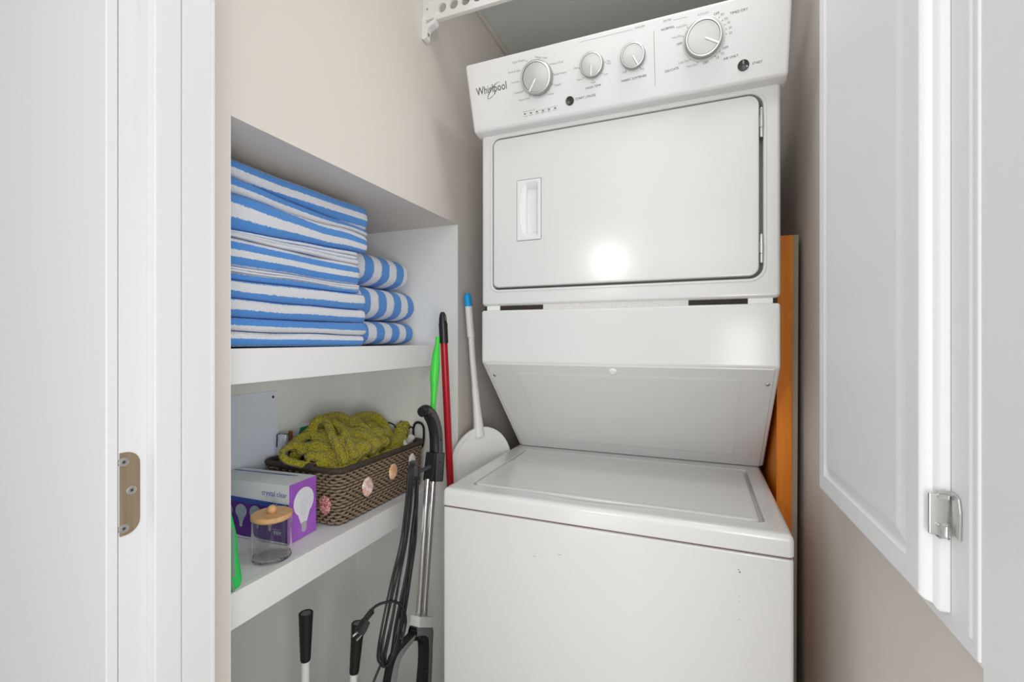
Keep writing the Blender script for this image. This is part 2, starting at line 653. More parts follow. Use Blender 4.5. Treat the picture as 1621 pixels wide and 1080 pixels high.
# hinge leaf left on the jamb
t = thing('hinge_leaf', 'aged brass hinge leaf with rounded corners let into the white left door jamb', 'hinge', (-0.57, 0.3, 1.085))
lp = rrect(0.2972, 0.3165, 1.0405, 1.1295, (0.0008, 0.014, 0.014, 0.0008), 6)
put('plate', MB().loft([YZ(lp, -0.573), YZ(lp, -0.5693), YZ(inset_rr(0.2972, 0.3165, 1.0405, 1.1295, (0.0008, 0.014, 0.014, 0.0008), 0.0006, 6), -0.569)]), M['brass'], t)
for y, z in ((0.3005, 1.1195), (0.3078, 1.0875), (0.3005, 1.0485)):
    s = put('screw', MB().lathe((-0.569, y, z), (1, 0, 0), [(0.0048, -0.001), (0.0048, 0.0006), (0.0040, 0.0009), (0.0005, 0.0009)], 20), M['steel'], t)
    star = MB()
    pl = [(y + (0.0021 if k % 2 else 0.0011) * math.cos(k * PI / 6), z + (0.0021 if k % 2 else 0.0011) * math.sin(k * PI / 6)) for k in range(12)]
    star.loft([YZ(pl, -0.5684), YZ(pl, -0.56795)])
    put('drive_recess', star, M['gap'], s, False)

# niche shelves
SX = -0.735                       # shelf fronts sit back inside the niche
U1, U0, L1, L0 = 1.2352, 1.1735, 0.818, 0.7555
for nm, z1, z0, lab in (('shelf', U1, U0, 'upper white niche shelf carrying the striped towels'),
                        ('shelf', L1, L0, 'lower white niche shelf carrying basket, bulb box and jar')):
    t = thing(nm, lab, 'shelf', (-0.885, 0.847, z0), group='white shelves in the wall niche')
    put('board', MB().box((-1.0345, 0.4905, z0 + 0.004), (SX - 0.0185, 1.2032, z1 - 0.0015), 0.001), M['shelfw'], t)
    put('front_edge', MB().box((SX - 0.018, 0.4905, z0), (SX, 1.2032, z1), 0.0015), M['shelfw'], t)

# ================================================================== WALL CABINET (right)
cab = thing('wall_cabinet', 'white wall cabinet with a raised panel door set in the right wall', 'cabinet', (0.22, 0.7, 0.98))
mb = MB()
mb.box((0.216, 0.4945, 0.980), (0.30, 0.93, 2.25), 0.0015)
mb.tube([(0.2165, 0.4985, 0.984), (0.2165, 0.4985, 2.24)], 0.0024, 10)
mb.tube([(0.2165, 0.5115, 0.996), (0.2165, 0.5115, 2.24)], 0.0022, 10)
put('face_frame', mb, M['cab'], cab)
hinge_o = Vector((0.214, 0.546, 1.5))
Rz = Matrix.Translation(hinge_o) @ Matrix.Rotation(math.radians(1.6), 4, 'Z') @ Matrix.Translation(-hinge_o)
Y0, Y1, Z0, Z1 = 0.545, 0.908, 0.997, 2.20


def dr(d, x):
    return [Rz @ p for p in YZ(inset_rr(Y0, Y1, Z0, Z1, 0.003, d, 3), x)]


mb = MB().loft([dr(0, 0.2155), dr(0, 0.2085), dr(0.0016, 0.2065), dr(0.0055, 0.2045), dr(0.0065, 0.2020), dr(0.0070, 0.2000), dr(0.0095, 0.1965), dr(0.012, 0.1955),
                dr(0.036, 0.1955), dr(0.038, 0.1975), dr(0.0405, 0.1995), dr(0.0425, 0.1998), dr(0.054, 0.1962), dr(0.0555, 0.1952), dr(0.060, 0.195)])
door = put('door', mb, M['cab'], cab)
mb = MB()
mb.box((0.1985, 0.5415, 1.070), (0.2165, 0.5455, 1.108), 0.0012)
mb.prism([P(1510, 779, X=0.2158), P(1521, 790, X=0.2158), P(1524, 815, X=0.2158), P(1523, 858, X=0.2158), P(1514, 848, X=0.2158)], (-0.002, 0, 0), 0.0005)
put('hinge_plate', mb, M['steel'], door)
mb = MB()
mb.tube([P(1484, 779.5, Y=0.5405), P(1496, 779.5, Y=0.5405), P(1506, 784, Y=0.5405)], 0.0022, 10)
mb.box(P(1483, 788, Y=0.542), P(1503, 782, Y=0.539), 0.0006)
put('hinge_knuckle', mb, M['steel'], door)
put('hinge_knuckle', MB().box(P(1484, 848, Y=0.5425), P(1501, 833, Y=0.538), 0.0015), M['steel'], door)

# ================================================================== LAUNDRY MACHINE
lm = thing('laundry_machine', 'white stacked washer and dryer with a slanted dial console on top', 'washer dryer', (-0.19, 1.3, 0))
wx0, wx1 = -0.5345, 0.1515
# washer cabinet
lp = rrect(wx0, wx1, 0.904, 1.62, 0.008, 4)


def wl(d, z):
    return XY(inset_rr(wx0, wx1, 0.904, 1.62, 0.008, d, 4), z)


put('washer_cabinet', MB().loft([wl(0, 0.0), wl(0, 0.870), wl(0.001, 0.8735), wl(0.004, 0.8755)]), M['enamel'], lm)
put('seam', MB().box((wx0 + 0.004, 0.908, 0.87), (wx1 - 0.004, 1.6, 0.882)), M['rust'], lm, False)
# washer top with lid recess
tx0, tx1, ty0, ty1 = -0.535, 0.152, 0.902, 1.62


def tl(d, z):
    return XY(inset_rr(tx0, tx1, ty0, ty1, 0.010, d, 5, 12), z)


rx0, rx1, ry0, ry1 = -0.486, 0.114, 0.947, 1.315


def hole(d, z):
    L = rrect(rx0 + d, rx1 - d, ry0 + d, ry1 - d, max(0.006, 0.012 - d), 5, 12)
    out = []
    for a, b in L:
        if b < ry0 + d + 0.001 and -0.36 < a < -0.06:
            b -= 0.014 * (0.5 + 0.5 * math.cos((a + 0.21) / 0.15 * PI))
        out.append((a, b))
    return XY(out, z)


mb = MB().loft([tl(0.002, 0.8785), tl(0, 0.8805), tl(0, 0.906), tl(0.0015, 0.9115), tl(0.005, 0.9155), tl(0.010, 0.917), tl(0.016, 0.9172),
                hole(-0.007, 0.9168), hole(-0.003, 0.9182), hole(0, 0.9176), hole(0.001, 0.9160), hole(0.0012, 0.905)])
put('washer_top', mb, M['enamel'], lm)


def lid(d, z):
    return XY(inset_rr(rx0 + 0.005, rx1 - 0.008, ry0 + 0.008, ry1 - 0.003, 0.012, d, 5, 4), z)


put('washer_lid', MB().loft([lid(0.003, 0.9055), lid(0, 0.909), lid(0, 0.9145), lid(0.002, 0.9175), lid(0.006, 0.9185), lid(0.012, 0.9178), lid(0.02, 0.9168)]), M['enamel'], lm)
# base body behind, with the slanted access panel
bx0, bx1 = -0.5275, 0.158
mb = MB()
mb.prism([(bx0, 1.66, 1.327), (bx0, 1.090, 1.327), (bx0, 1.090, 1.192), (bx0, 1.3655, 0.9185), (bx0, 1.66, 0.9185)], (bx1 - bx0, 0, 0), 0.006, seg=3)
put('base_housing', mb, M['enamel'], lm)
A0, A1 = Vector((0, 1.0945, 1.1925)), Vector((0, 1.3665, 0.9215))
dv = (A1 - A0)
nn = Vector((0, -0.706, -0.708))


def sp(x, t, h=0.0):
    p = A0 + dv * t + nn * h
    return Vector((x, p.y, p.z))


Ls = dv.length


def sl(d, h, dd=0.0):
    L = inset_rr(-0.5165, 0.149, 0, Ls, 0.003, d, 3)
    return [sp(a, 1 - b / Ls, h) for a, b in L]


def sl2(d, h):
    L = inset_rr(-0.44, 0.09, 0.045, Ls - 0.03, 0.012, d, 3)
    return [sp(a, 1 - b / Ls, h) for a, b in L]


ap = put('access_panel', MB().loft([sl(0, -0.003), sl(0, 0.0042), sl(0.0012, 0.0055), sl(0.003, 0.006), sl2(0, 0.006), sl2(0.004, 0.0072), sl2(0.010, 0.0075)]), M['enamel'], lm)
put('panel_seam', MB().loft([sl(-0.0025, -0.0005), sl(-0.0025, 0.0012)]), M['gap'], lm, False)


def on_slope(u, v, h=0.006):
    r = ray(u, v)
    o = A0 + nn * h - Vector((0, 0, CZ))
    k = o.dot(nn) / r.dot(nn)
    return r * k + Vector((0, 0, CZ))


for (u, v) in ((783.5, 594), (1215, 609)):
    put('screw', MB().lathe(on_slope(u, v), nn, [(0.0048, -0.001), (0.0048, 0.001), (0.0034, 0.0024), (0.0012, 0.0028)], 18), M['steel'], ap)
mb = MB().lathe(on_slope(970, 588), nn, [(0.010, -0.001), (0.010, 0.001), (0.0085, 0.0035), (0.0045, 0.0045), (0.0044, 0.003), (0.001, 0.003)], 24)
put('bumper', mb, M['whitep'], ap)
# gap under the dryer
put('gap_seal', MB().box((bx0 + 0.006, 1.102, 1.31), (bx1 - 0.006, 1.62, 1.36)), M['gap'], lm, False)
put('felt_strip', MB().box((-0.36, 1.096, 1.32), (-0.02, 1.11, 1.345), 0.002), M['felt'], lm)
for xa, xb in ((-0.515, -0.478), (0.098, 0.145)):
    put('gap_bracket', MB().box((xa, 1.098, 1.32), (xb, 1.11, 1.345), 0.001), M['whitep'], lm)
# dryer cabinet
cx0, cx1, cz0, cz1 = -0.5278, 0.1588, 1.338, 1.80
dx0, dx1, dz0, dz1 = -0.4955, 0.1262, 1.3795, 1.7700
DR = (0.016, 0.026, 0.030, 0.020)


def cb(d, y):
    return XZ(inset_rr(cx0, cx1, cz0, cz1, 0.010, d, 6), y)


def dh(d, y):
    return XZ(inset_rr(dx0, dx1, dz0, dz1, DR, d, 6), y)


put('dryer_cabinet', MB().loft([cb(0, 1.70), cb(0, 1.100), cb(0.002, 1.094), cb(0.006, 1.0905), cb(0.011, 1.090), dh(-0.007, 1.090), dh(-0.005, 1.0885), dh(-0.002, 1.0885), dh(0, 1.0905),
                                dh(0.0005, 1.115)]), M['enamel'], lm)
put('door_seal', MB().loft([dh(0.0006, 1.108), dh(0.0006, 1.114)]), M['mgrey'], lm, False)
ex0, ex1, ez0, ez1 = dx0 + 0.003, dx1 - 0.0075, dz0 + 0.0055, dz1 - 0.0035
ER = (0.014, 0.020, 0.023, 0.017)


def dd_(d, y):
    return XZ(inset_rr(ex0, ex1, ez0, ez1, ER, d, 6), y)


hx0, hx1, hz0, hz1 = -0.4265, -0.3612, 1.5000, 1.6540


def hh(d, y):
    return XZ(inset_rr(hx0, hx1, hz0, hz1, 0.003, d, 6), y)


dd = put('dryer_door', MB().loft([dd_(0.001, 1.107), dd_(0, 1.105), dd_(0, 1.091), dd_(0.0015, 1.0882), dd_(0.005, 1.087), hh(-0.0005, 1.087), hh(0.0005, 1.0885), hh(0.0005, 1.106)]), M['enamel'], lm)
# recessed handle: rim plate, deep pocket on the right, curved grip on the left
def grip(bow, xl, xr, hz, y, r):
    zc = 1.577
    lp = [(xl - bow * math.sqrt(max(0, 1 - (k / 6) ** 2.2)), zc - hz * k / 6) for k in range(7)]
    lp += [(xr - r + r * math.cos(1.5 * PI + k / 6 * PI / 2), zc - hz + r + r * math.sin(1.5 * PI + k / 6 * PI / 2)) for k in range(7)]
    lp += [(xr - r + r * math.cos(k / 6 * PI / 2), zc + hz - r + r * math.sin(k / 6 * PI / 2)) for k in range(7)]
    lp += [(xl - bow * math.sqrt(max(0, 1 - (k / 6) ** 2.2)), zc + hz * k / 6) for k in range(6, -1, -1)]
    return XZ(lp, y)


mb = MB().loft([hh(0.001, 1.100), hh(0.001, 1.0875), hh(0.0018, 1.0862), hh(0.0035, 1.0862), grip(0.0178, -0.4003, -0.3705, 0.0690, 1.0864, 0.003),
                grip(0.0170, -0.4005, -0.3712, 0.0680, 1.0875, 0.003), grip(0.002, -0.4010, -0.3715, 0.0600, 1.0915, 0.003), grip(0.001, -0.4008, -0.3718, 0.0540, 1.0990, 0.003), grip(0.0005, -0.3995, -0.3730, 0.0500, 1.1040, 0.003)])
hd = put('handle', mb, M['panel'], dd)
# ------------------------------------------------------------------ hinges on the door
for z0, z1 in ((1.676, 1.734), (1.413, 1.470)):
    c = dx1 - 0.0035
    mb = MB()
    mb.lathe((c, 1.0885, z0), (0, 0, 1), [(0.0022, -0.002), (0.0036, 0), (0.0036, (z1 - z0) * 0.30), (0.0031, (z1 - z0) * 0.31), (0.0031, (z1 - z0) * 0.33),
                                        (0.0044, (z1 - z0) * 0.34), (0.0044, (z1 - z0) * 0.74), (0.0036, (z1 - z0) * 0.75), (0.0036, z1 - z0), (0.0025, z1 - z0 + 0.002)], 16)
    put('hinge', mb, M['steel'], dd)
# console
qx0, qx1 = -0.5370, 0.1680
TP, BP = Vector((0, 1.015, 1.932)), Vector((0, 1.065, 1.784))
UP = (TP - BP).normalized()
CN = Vector((1, 0, 0)).cross(UP)       # faces the camera and a little down
mb = MB()
mb.prism([(qx0, 1.30, 1.936), (qx0, 1.015, 1.932), (qx0, 1.065, 1.784), (qx0, 1.0895, 1.7795), (qx0, 1.30, 1.7795)], (qx1 - qx0, 0, 0), 0.0065, seg=4)
con = put('control_panel', mb, M['panel'], lm)


def C(u, v, h=0.0):
    r = ray(u, v)
    o = BP + CN * h - Vector((0, 0, CZ))
    return r * (o.dot(CN) / r.dot(CN)) + Vector((0, 0, CZ))


def dial(uc, vc, R, H, pu, pv, collar=0.0):
    c = C(uc, vc, H)
    c = c - CN * H
    mb = MB()
    if collar:
        mb.lathe(c, CN, [(R + collar, 0), (R + collar, 0.0015), (R + collar - 0.0015, 0.0022), (R * 0.9, 0.0022)], 48, 2)
    mb.lathe(c, CN, [(R * 1.0, 0.0005), (R * 1.0, H * 0.35), (R * 0.98, H * 0.8), (R * 0.965, H * 0.92)], 48, 3, True, False)
    mb.lathe(c, CN, [(R * 0.965, H * 0.92), (R * 0.945, H * 0.97), (R * 0.91, H), (R * 0.855, H)], 48, 0, False, False)
    mb.lathe(c, CN, [(R * 0.855, H), (R * 0.845, H * 0.93), (R * 0.825, H * 0.93)], 48, 4, False, False)
    mb.lathe(c, CN, [(R * 0.825, H * 0.93), (R * 0.60, H * 0.965), (R * 0.3, H * 0.99), (R * 0.02, H * 1.0)], 48, 1, False, True)
    d = (C(pu, pv) - C(uc, vc)).normalized()
    sd = CN.cross(d)
    w = R * 0.07
    a, b = c + d * R * 0.08 + CN * H * 0.93, c + d * R * 0.86 + CN * H * 0.93
    mb.loft([[a - sd * w, a + sd * w, b + sd * w, b - sd * w], [q + CN * H * 0.10 for q in (a - sd * w, a + sd * w, b + sd * w, b - sd * w)],
            [q + CN * H * 0.13 for q in (a - sd * w * .5, a + sd * w * .5, b + sd * w * .5, b - sd * w * .5)]])
    o = put('dial', mb, [M['satin'], M['dialface'], M['lgrey'], M['dialside'], M['dgrey']], con)
    return o


dial(847.5, 122, 0.0375, 0.020, 838, 143)
dial(935.5, 101.5, 0.0262, 0.016, 935, 120)
dial(1001, 87, 0.0262, 0.016, 1010, 103)
dial(1114, 58.5, 0.0365, 0.020, 1135, 66, 0.0045)
for (u, v, R) in ((902, 159.8, 0.0100), (1176.8, 103.5, 0.0108)):
    c = C(u, v)
    put('button', MB().lathe(c, CN, [(R, -0.001), (R, 0.0012), (R * 0.94, 0.0022), (R * 0.86, 0.0018), (R * 0.5, 0.0010), (R * 0.02, 0.0008)], 32), M['smoke'], con)

dark, grey = MB(), MB()
for s, a, b, k in (('START | PAUSE', (911, 159), (943, 152), 1), ('WASH TEMP', (927, 142), (951.5, 136), 1), ('FABRIC SOFTENER', (984, 130.5), (1023.5, 121), 1),
                   ('START', (1191, 102.5), (1207, 98.8), 1), ('AIR ONLY', (1145, 95.5), (1169, 89), 1), ('TIMED DRY', (1155.5, 23.5), (1184, 15.5), 1),
                   ('NORMAL', (1047, 49.5), (1068, 43.5), 1), ('DELICATE', (1053, 115.5), (1074.5, 109), 1), ('OFF', (1130, 24.5), (1139, 22), 1),
                   ('OFF', (1071.5, 72.5), (1080, 70), 1), ('OFF', (1144, 78.5), (1153, 76), 1), ('OFF', (1113, 102), (1121.5, 99.8), 1)):
    text_on(dark, s, C(*a), C(*b), CN, 1.0)
for s, a, b in (('60', (1141, 25), (1146, 23.7)), ('50', (1147, 32), (1152, 30.7)), ('40', (1151, 38), (1156, 36.7)), ('30', (1153.5, 46), (1158.5, 44.7)),
                ('20', (1154, 54.5), (1159, 53.2)), ('20', (1141, 87), (1146, 85.7)), ('10', (1133.5, 94), (1138.5, 92.7)),
                ('Less Dry', (1071.5, 45), (1088, 40.5)), ('Very Dry', (1063.5, 62), (1080, 57.5)), ('Less Dry', (1074.5, 101.5), (1091, 97)),
                ('Very Dry', (1087, 107.5), (1104, 103)), ('WASHER', (1004.5, 46.5), (1021, 42)), ('DRYER', (1050, 35.5), (1063, 32)),
                ('AUTO DRY', (1104, 25.5), (1122.5, 20.5)), ('WASH STATUS', (828, 179), (847, 174.5)),
                ('Heavy Duty', (873, 103), (892, 98.5)), ('Bulky Items', (877, 120), (897, 115.5)), ('Casual', (877, 137), (888, 134.5)), ('Colors', (866, 151.5), (877, 149)),
                ('Clean Washer', (811, 101), (832, 96)), ('Rinse & Spin', (805, 117), (824, 112.5)), ('Normal', (810, 133), (821.5, 130.3)),
                ('Delicates', (814, 149.5), (828, 146)), ('Quick Wash', (822, 160.5), (839, 156.5)), ('Water Level', (847, 92), (866, 93)),
                ('Tap', (960, 98.5), (966, 97)), ('Cold', (960, 102.5), (967, 101)), ('Cool', (955, 119.5), (962, 118)), ('Cold', (935, 132.5), (942, 131)), ('Warm', (913, 128.5), (921.5, 126.5)), ('Hot', (908.5, 110), (915, 108.5)),
                ('Add', (985, 116.5), (991.5, 115)), ('No', (1015, 111), (1020, 110)),
                ('sensing', (828.5, 185.5), (835, 184)), ('wash', (838, 183.5), (844, 182)), ('rinse', (847.5, 181.5), (853.5, 180)), ('spin', (857, 179.5), (863.5, 178)), ('done', (866.5, 177.5), (872.5, 176)), ('lid lock', (875, 175.5), (882, 174))):
    text_on(grey, s, C(*a), C(*b), CN, 1.0)


def strip(mb, p, q, w):
    p, q = C(*p), C(*q)
    d = (q - p).normalized()
    sd = CN.cross(d) * w
    mb.add([p - sd + CN * 0.0003, q - sd + CN * 0.0003, q + sd + CN * 0.0003, p + sd + CN * 0.0003], [(0, 1, 2, 3)])


strip(grey, (917, 67), (1001, 46.8), 0.0003)
strip(grey, (1066, 32), (1087, 26.8), 0.0003)
strip(grey, (1035, 49), (1037.3, 136), 0.0004)
strip(grey, (849, 175.5), (883, 167.5), 0.0003)


def dot(mb, u, v, r):
    c = C(u, v) + CN * 0.0004
    e1 = Vector((1, 0, 0))
    mb.add([c + (e1 * math.cos(k * PI / 5) + UP * math.sin(k * PI / 5)) * r for k in range(10)], [tuple(range(10))])


for u, v in ((831, 180.6), (840.5, 178.8), (850, 177), (859.5, 175.1), (869, 173.2), (878.8, 171.2)):
    p, q = (u - 1.6, v + 0.3), (u + 1.6, v - 0.4)
    strip(dark, p, q, 0.0011)
for u, v in ((871, 101.5), (875.7, 117), (874.5, 133.5), (864, 147.5), (828.5, 143.5), (839, 152.5), (834, 97), (957.8, 98.5), (953, 116.5), (938.5, 127), (923.5, 123.5), (917, 108),
             (991, 112), (1013.5, 107.5), (1138.5, 28), (1143.6, 32.7), (1147.2, 39), (1149.5, 46), (1149.8, 53.8), (1139.5, 81.7), (1132, 89.2), (1104.3, 99), (1092.5, 94.7), (1081.5, 58), (1088.3, 43.5)):
    dot(dark, u, v, 0.0009)
put('printed_words', dark, M['ink'], con, False, fixn=False)
put('printed_scale', grey, M['lightink'], con, False, fixn=False)
lg = MB()
text_on(lg, 'Whirlpool', C(755, 152), C(802.5, 140.5), CN, 1.28, 0.0005)
# the ring swoosh of the wordmark
ce, pts = C(781.3, 143.5), []
e1 = (C(789.5, 130.5) - C(772.5, 156)).normalized()
e2 = CN.cross(e1)
n = 44
for k in range(n + 1):
    a = -0.45 + (2 * PI - 0.95) * k / n
    w = 0.0002 + 0.0017 * math.sin(PI * k / n)
    d = Vector(ce) + CN * 0.0006
    pts.append((d + e1 * 0.0236 * math.cos(a) + e2 * 0.0068 * math.sin(a), d + e1 * (0.0236 - w * 0.7) * math.cos(a) + e2 * (0.0068 - w) * math.sin(a)))
vv = [p for pr in pts for p in pr]
lg.add(vv, [(2 * k, 2 * k + 1, 2 * k + 3, 2 * k + 2) for k in range(n)])
put('brand_lettering', lg, M['ink'], con, False, fixn=False)
# chips and scuffs on the washer front
mb = MB()
for u, v, a, b in ((1169, 902, .0012, .0010), (1171, 906, .0014, .0016), (1170, 943.5, .0008, .0006), (1170.5, 952, .0007, .0005), (1170.5, 981, .0008, .0008), (846, 881, .0042, .0004), (886, 878.5, .0046, .0004), (860, 880.5, .0014, .0004)):
    c = P(u, v, Y=0.9037)
    mb.add([c + Vector((math.cos(k * PI / 5) * a, 0, math.sin(k * PI / 5) * b + math.cos(k * PI / 5) * (b if a > .004 else 0) * 2)) for k in range(10)], [tuple(range(10))])
put('scuff_marks', mb, M['speck'], lm, False, fixn=False)

# ================================================================== OVERHEAD RAIL
t = thing('shelf_rail', 'white perforated shelf rail with a screwed end bracket high on the left wall', 'shelf rail', (WX, 1.02, 2.05))
zb, zt, yr = 2.0735, 2.122, 1.02
mb = MB()
hc = [(-0.6045 + 0.0335 * k, 2.0965) for k in range(25)]
hr = 0.0122
xL, xR = -0.630, RX
n = 20
# front web built as cells around each hole
cells = [xL] + [(hc[k][0] + hc[k + 1][0]) / 2 for k in range(len(hc) - 1)] + [xR]
for k, (hx, hz) in enumerate(hc):
    a0, a1 = cells[k], cells[k + 1]
    ring_o, ring_i = [], []
    for q in range(n):
        a = 2 * PI * q / n
        dx, dz = math.cos(a), math.sin(a)
        ts = []
        if dx > 1e-6: ts.append((a1 - hx) / dx)
        if dx < -1e-6: ts.append((a0 - hx) / dx)
        if dz > 1e-6: ts.append((zt - hz) / dz)
        if dz < -1e-6: ts.append((zb - hz) / dz)
        tt = min(ts)
        ring_o.append((hx + dx * tt, hz + dz * tt))
        ring_i.append((hx + dx * hr, hz + dz * hr))
    mb.loft([XZ(ring_o, yr), XZ(ring_i, yr), XZ(ring_i, yr + 0.006), XZ(ring_o, yr + 0.006)], False, False)
    for (sx, sz) in ((a0, zb), (a1, zb), (a0, zt), (a1, zt)):
        ang = math.atan2(sz - hz, sx - hx)
        qs = sorted(range(n), key=lambda q: abs((2 * PI * q / n - ang + PI) % (2 * PI) - PI))[:2]
        for yy in (yr, yr + 0.006):
            mb.add([Vector((sx, yy, sz)), Vector((ring_o[qs[0]][0], yy, ring_o[qs[0]][1])), Vector((ring_o[qs[1]][0], yy, ring_o[qs[1]][1]))], [(0, 1, 2)])
mb.box((xL, yr - 0.001, zb - 0.004), (xR, yr + 0.011, zb + 0.0005), 0.001)
mb.box((xL, yr - 0.001, zt - 0.0005), (xR, yr + 0.011, zt + 0.004), 0.001)
put('perforated_rail', mb, M['whitep'], t)
mb = MB()
pl = [(WX, 2.135), (WX, 2.073)] + [(-0.640 + 0.026 * math.cos(a), 2.099 + 0.026 * math.sin(a)) for a in [-PI / 2 + PI * k / 14 for k in range(15)]] + [(-0.640, 2.135)]
mb.prism([Vector((a, yr - 0.004, b)) for a, b in pl], (0, 0.014, 0), 0.0015)
pl = [(WX, 2.082), (WX, 2.025), (WX + 0.006, 2.022), (WX + 0.014, 2.025), (WX + 0.015, 2.040), (WX + 0.018, 2.0485), (WX + 0.036, 2.0555), (WX + 0.041, 2.062), (WX + 0.041, 2.066), (WX + 0.034, 2.066), (WX + 0.014, 2.0605), (WX + 0.010, 2.066), (WX + 0.010, 2.082)]
mb.prism([Vector((a, yr - 0.009, b)) for a, b in pl], (0, 0.020, 0), 0.0015)
put('end_bracket', mb, M['whitep'], t)
put('screw', MB().lathe((WX + 0.0145, yr + 0.001, 2.0375), (1, 0, 0), [(0.0042, -0.002), (0.0042, 0.001), (0.003, 0.0016), (0.0005, 0.0016)], 16), M['steel'], t)
put('rivet', MB().lathe((-0.6455, yr - 0.004, 2.1000), (0, -1, 0), [(0.003, -0.001), (0.003, 0.0006), (0.0005, 0.0007)], 12), M['steel'], t)

# ================================================================== TOWELS
def towel(label, vL, vR, bands, x_front, x_back, y1, seed, group, endr=0.016, wav=0.004):
    """vL/vR: fold boundaries bottom..top near and far end; bands: stripe phase (near bottom, near top, far bottom, far top) per fold"""
    rnd = random.Random(seed)
    NY, per, y0 = 52, 11, 0.4915
    zl = [max(U1 + 0.0003, 1.25 + (538.4 - v) * 0.001091) for v in vL]
    zr = [max(U1 + 0.0003, 1.25 + (538.4 - v) * 0.001542) for v in vR]
    nl = len(zl) - 1
    off = [rnd.uniform(-0.005, 0.004) for _ in range(nl)]
    rings, uv = [], []
    for j in range(NY + 1):
        t = j / NY
        y = y0 + (y1 - y0) * t
        ts = max(0.0, (y - 0.554) / (0.910 - 0.554)) if y > 0.554 else (y - 0.554) / 0.356 * 0.4
        e = min(1, (1 - t) * (y1 - y0) / endr)
        e = 0.15 + 0.85 * math.sqrt(max(0.0, 1 - (1 - e) ** 2))
        zs = []
        for q, (a, b) in enumerate(zip(zl, zr)):
            z = a + (b - a) * ts
            if a > U1 + 0.01:
                z += wav * mnoise.noise(Vector((ts * 2.6, (vL[q]) * 0.02, 5.5))) * min(1, max(0, ts * 3)) * (0.4 if q in (0, nl) else 1)
            zs.append(z)
        ring = []
        for i in range(nl):
            a, b = zs[i], zs[i + 1]
            mid, h = (a + b) / 2, max(0.0008, (b - a) / 2)
            xf = x_front + off[i] + 0.005 * mnoise.noise(Vector((seed + i * 7.7, t * 4, 0)))
            rr = min(0.015, h * 1.1)
            cr = min(0.012, h * 1.0)
            ba = bands[i]
            pa, pb = ba[0] + (ba[2] - ba[0]) * max(0, min(1, ts)), ba[1] + (ba[3] - ba[1]) * max(0, min(1, ts))
            for k in range(per):
                ang = -PI / 2 + PI * k / (per - 1)
                he = h * (0.55 + 0.45 * e)
                ring.append(Vector((xf - rr + rr * abs(math.cos(ang)) ** 0.7 - (cr if k in (0, per - 1) else 0) - (1 - e) * 0.022, y,
                                    mid + math.sin(ang) * (h if 0 < i < nl - 1 and nl > 3 else he))))
                sh = 0.05 * mnoise.noise(Vector((seed * 1.7, y * 11, i * 1.15)))
                uv.append((y, (pa + (pb - pa) * (0.5 + 0.5 * math.sin(ang)) + sh) * 0.060 + 0.6))
        top_z, bot_z = ring[-1].z, ring[0].z
        for (x, z) in ((x_front - 0.05, top_z + 0.0005), (x_back + 0.01, top_z), (x_back, (top_z + bot_z) / 2), (x_back + 0.01, bot_z), (x_front - 0.05, bot_z)):
            ring.append(Vector((x, y, z)))
            uv.append((y, 0.6 + 0.06 * bands[-1][1]))
        rings.append(ring)
    mb = MB().loft(rings, True, True)
    mb.uv = uv
    o = put('folded_towel', mb, M['terry'], None, True, 80, False)
    tag(o, label, 'towel', group)
    return o


G1 = 'striped towels stacked flat on the left of the upper shelf'
s4 = lambda a, b: (a, b, a, b)
towel('bottom blue and white striped towel of the left stack, lying on the shelf', [549.5, 522.5, 502], [549.5, 531.5, 512.5], [s4(.82, 1.93), s4(.52, 1.42)], -0.748, -1.03, 0.912, 1, G1)
towel('second striped towel from the bottom of the left towel stack', [501.5, 471, 441.5], [512, 491, 466.5], [s4(.04, .96), s4(.04, .96)], -0.747, -1.03, 0.908, 2, G1)
towel('middle striped towel of the left stack, with layered white hems showing', [441, 429, 425, 421, 373, 369, 365, 361.5], [466, 460, 456.5, 453, 423, 416, 409, 402.5],
      [s4(.03, .46), s4(.6, .9), s4(.6, .9), s4(.7, 2.7), s4(.6, .9), s4(.6, .9), s4(.6, .95)], -0.748, -1.03, 0.890, 3, G1, 0.012)
towel('striped towel fourth from the bottom, sagging wide blue fold under the top towel', [361, 302, 276.5], [402, 373, 366.5], [(-.0, 1.22, .1, 1.95), s4(.53, 1.42)], -0.742, -1.03, 0.918, 4, G1, 0.018, 0.010)
towel('topmost striped towel of the left stack, just below the niche ceiling', [276, 250], [366, 331], [(1.45, 2.46, .62, 2.46)], -0.745, -1.03, 0.918, 5, G1, 0.022, 0.006)
G2 = 'striped towels folded at the right of the upper shelf'
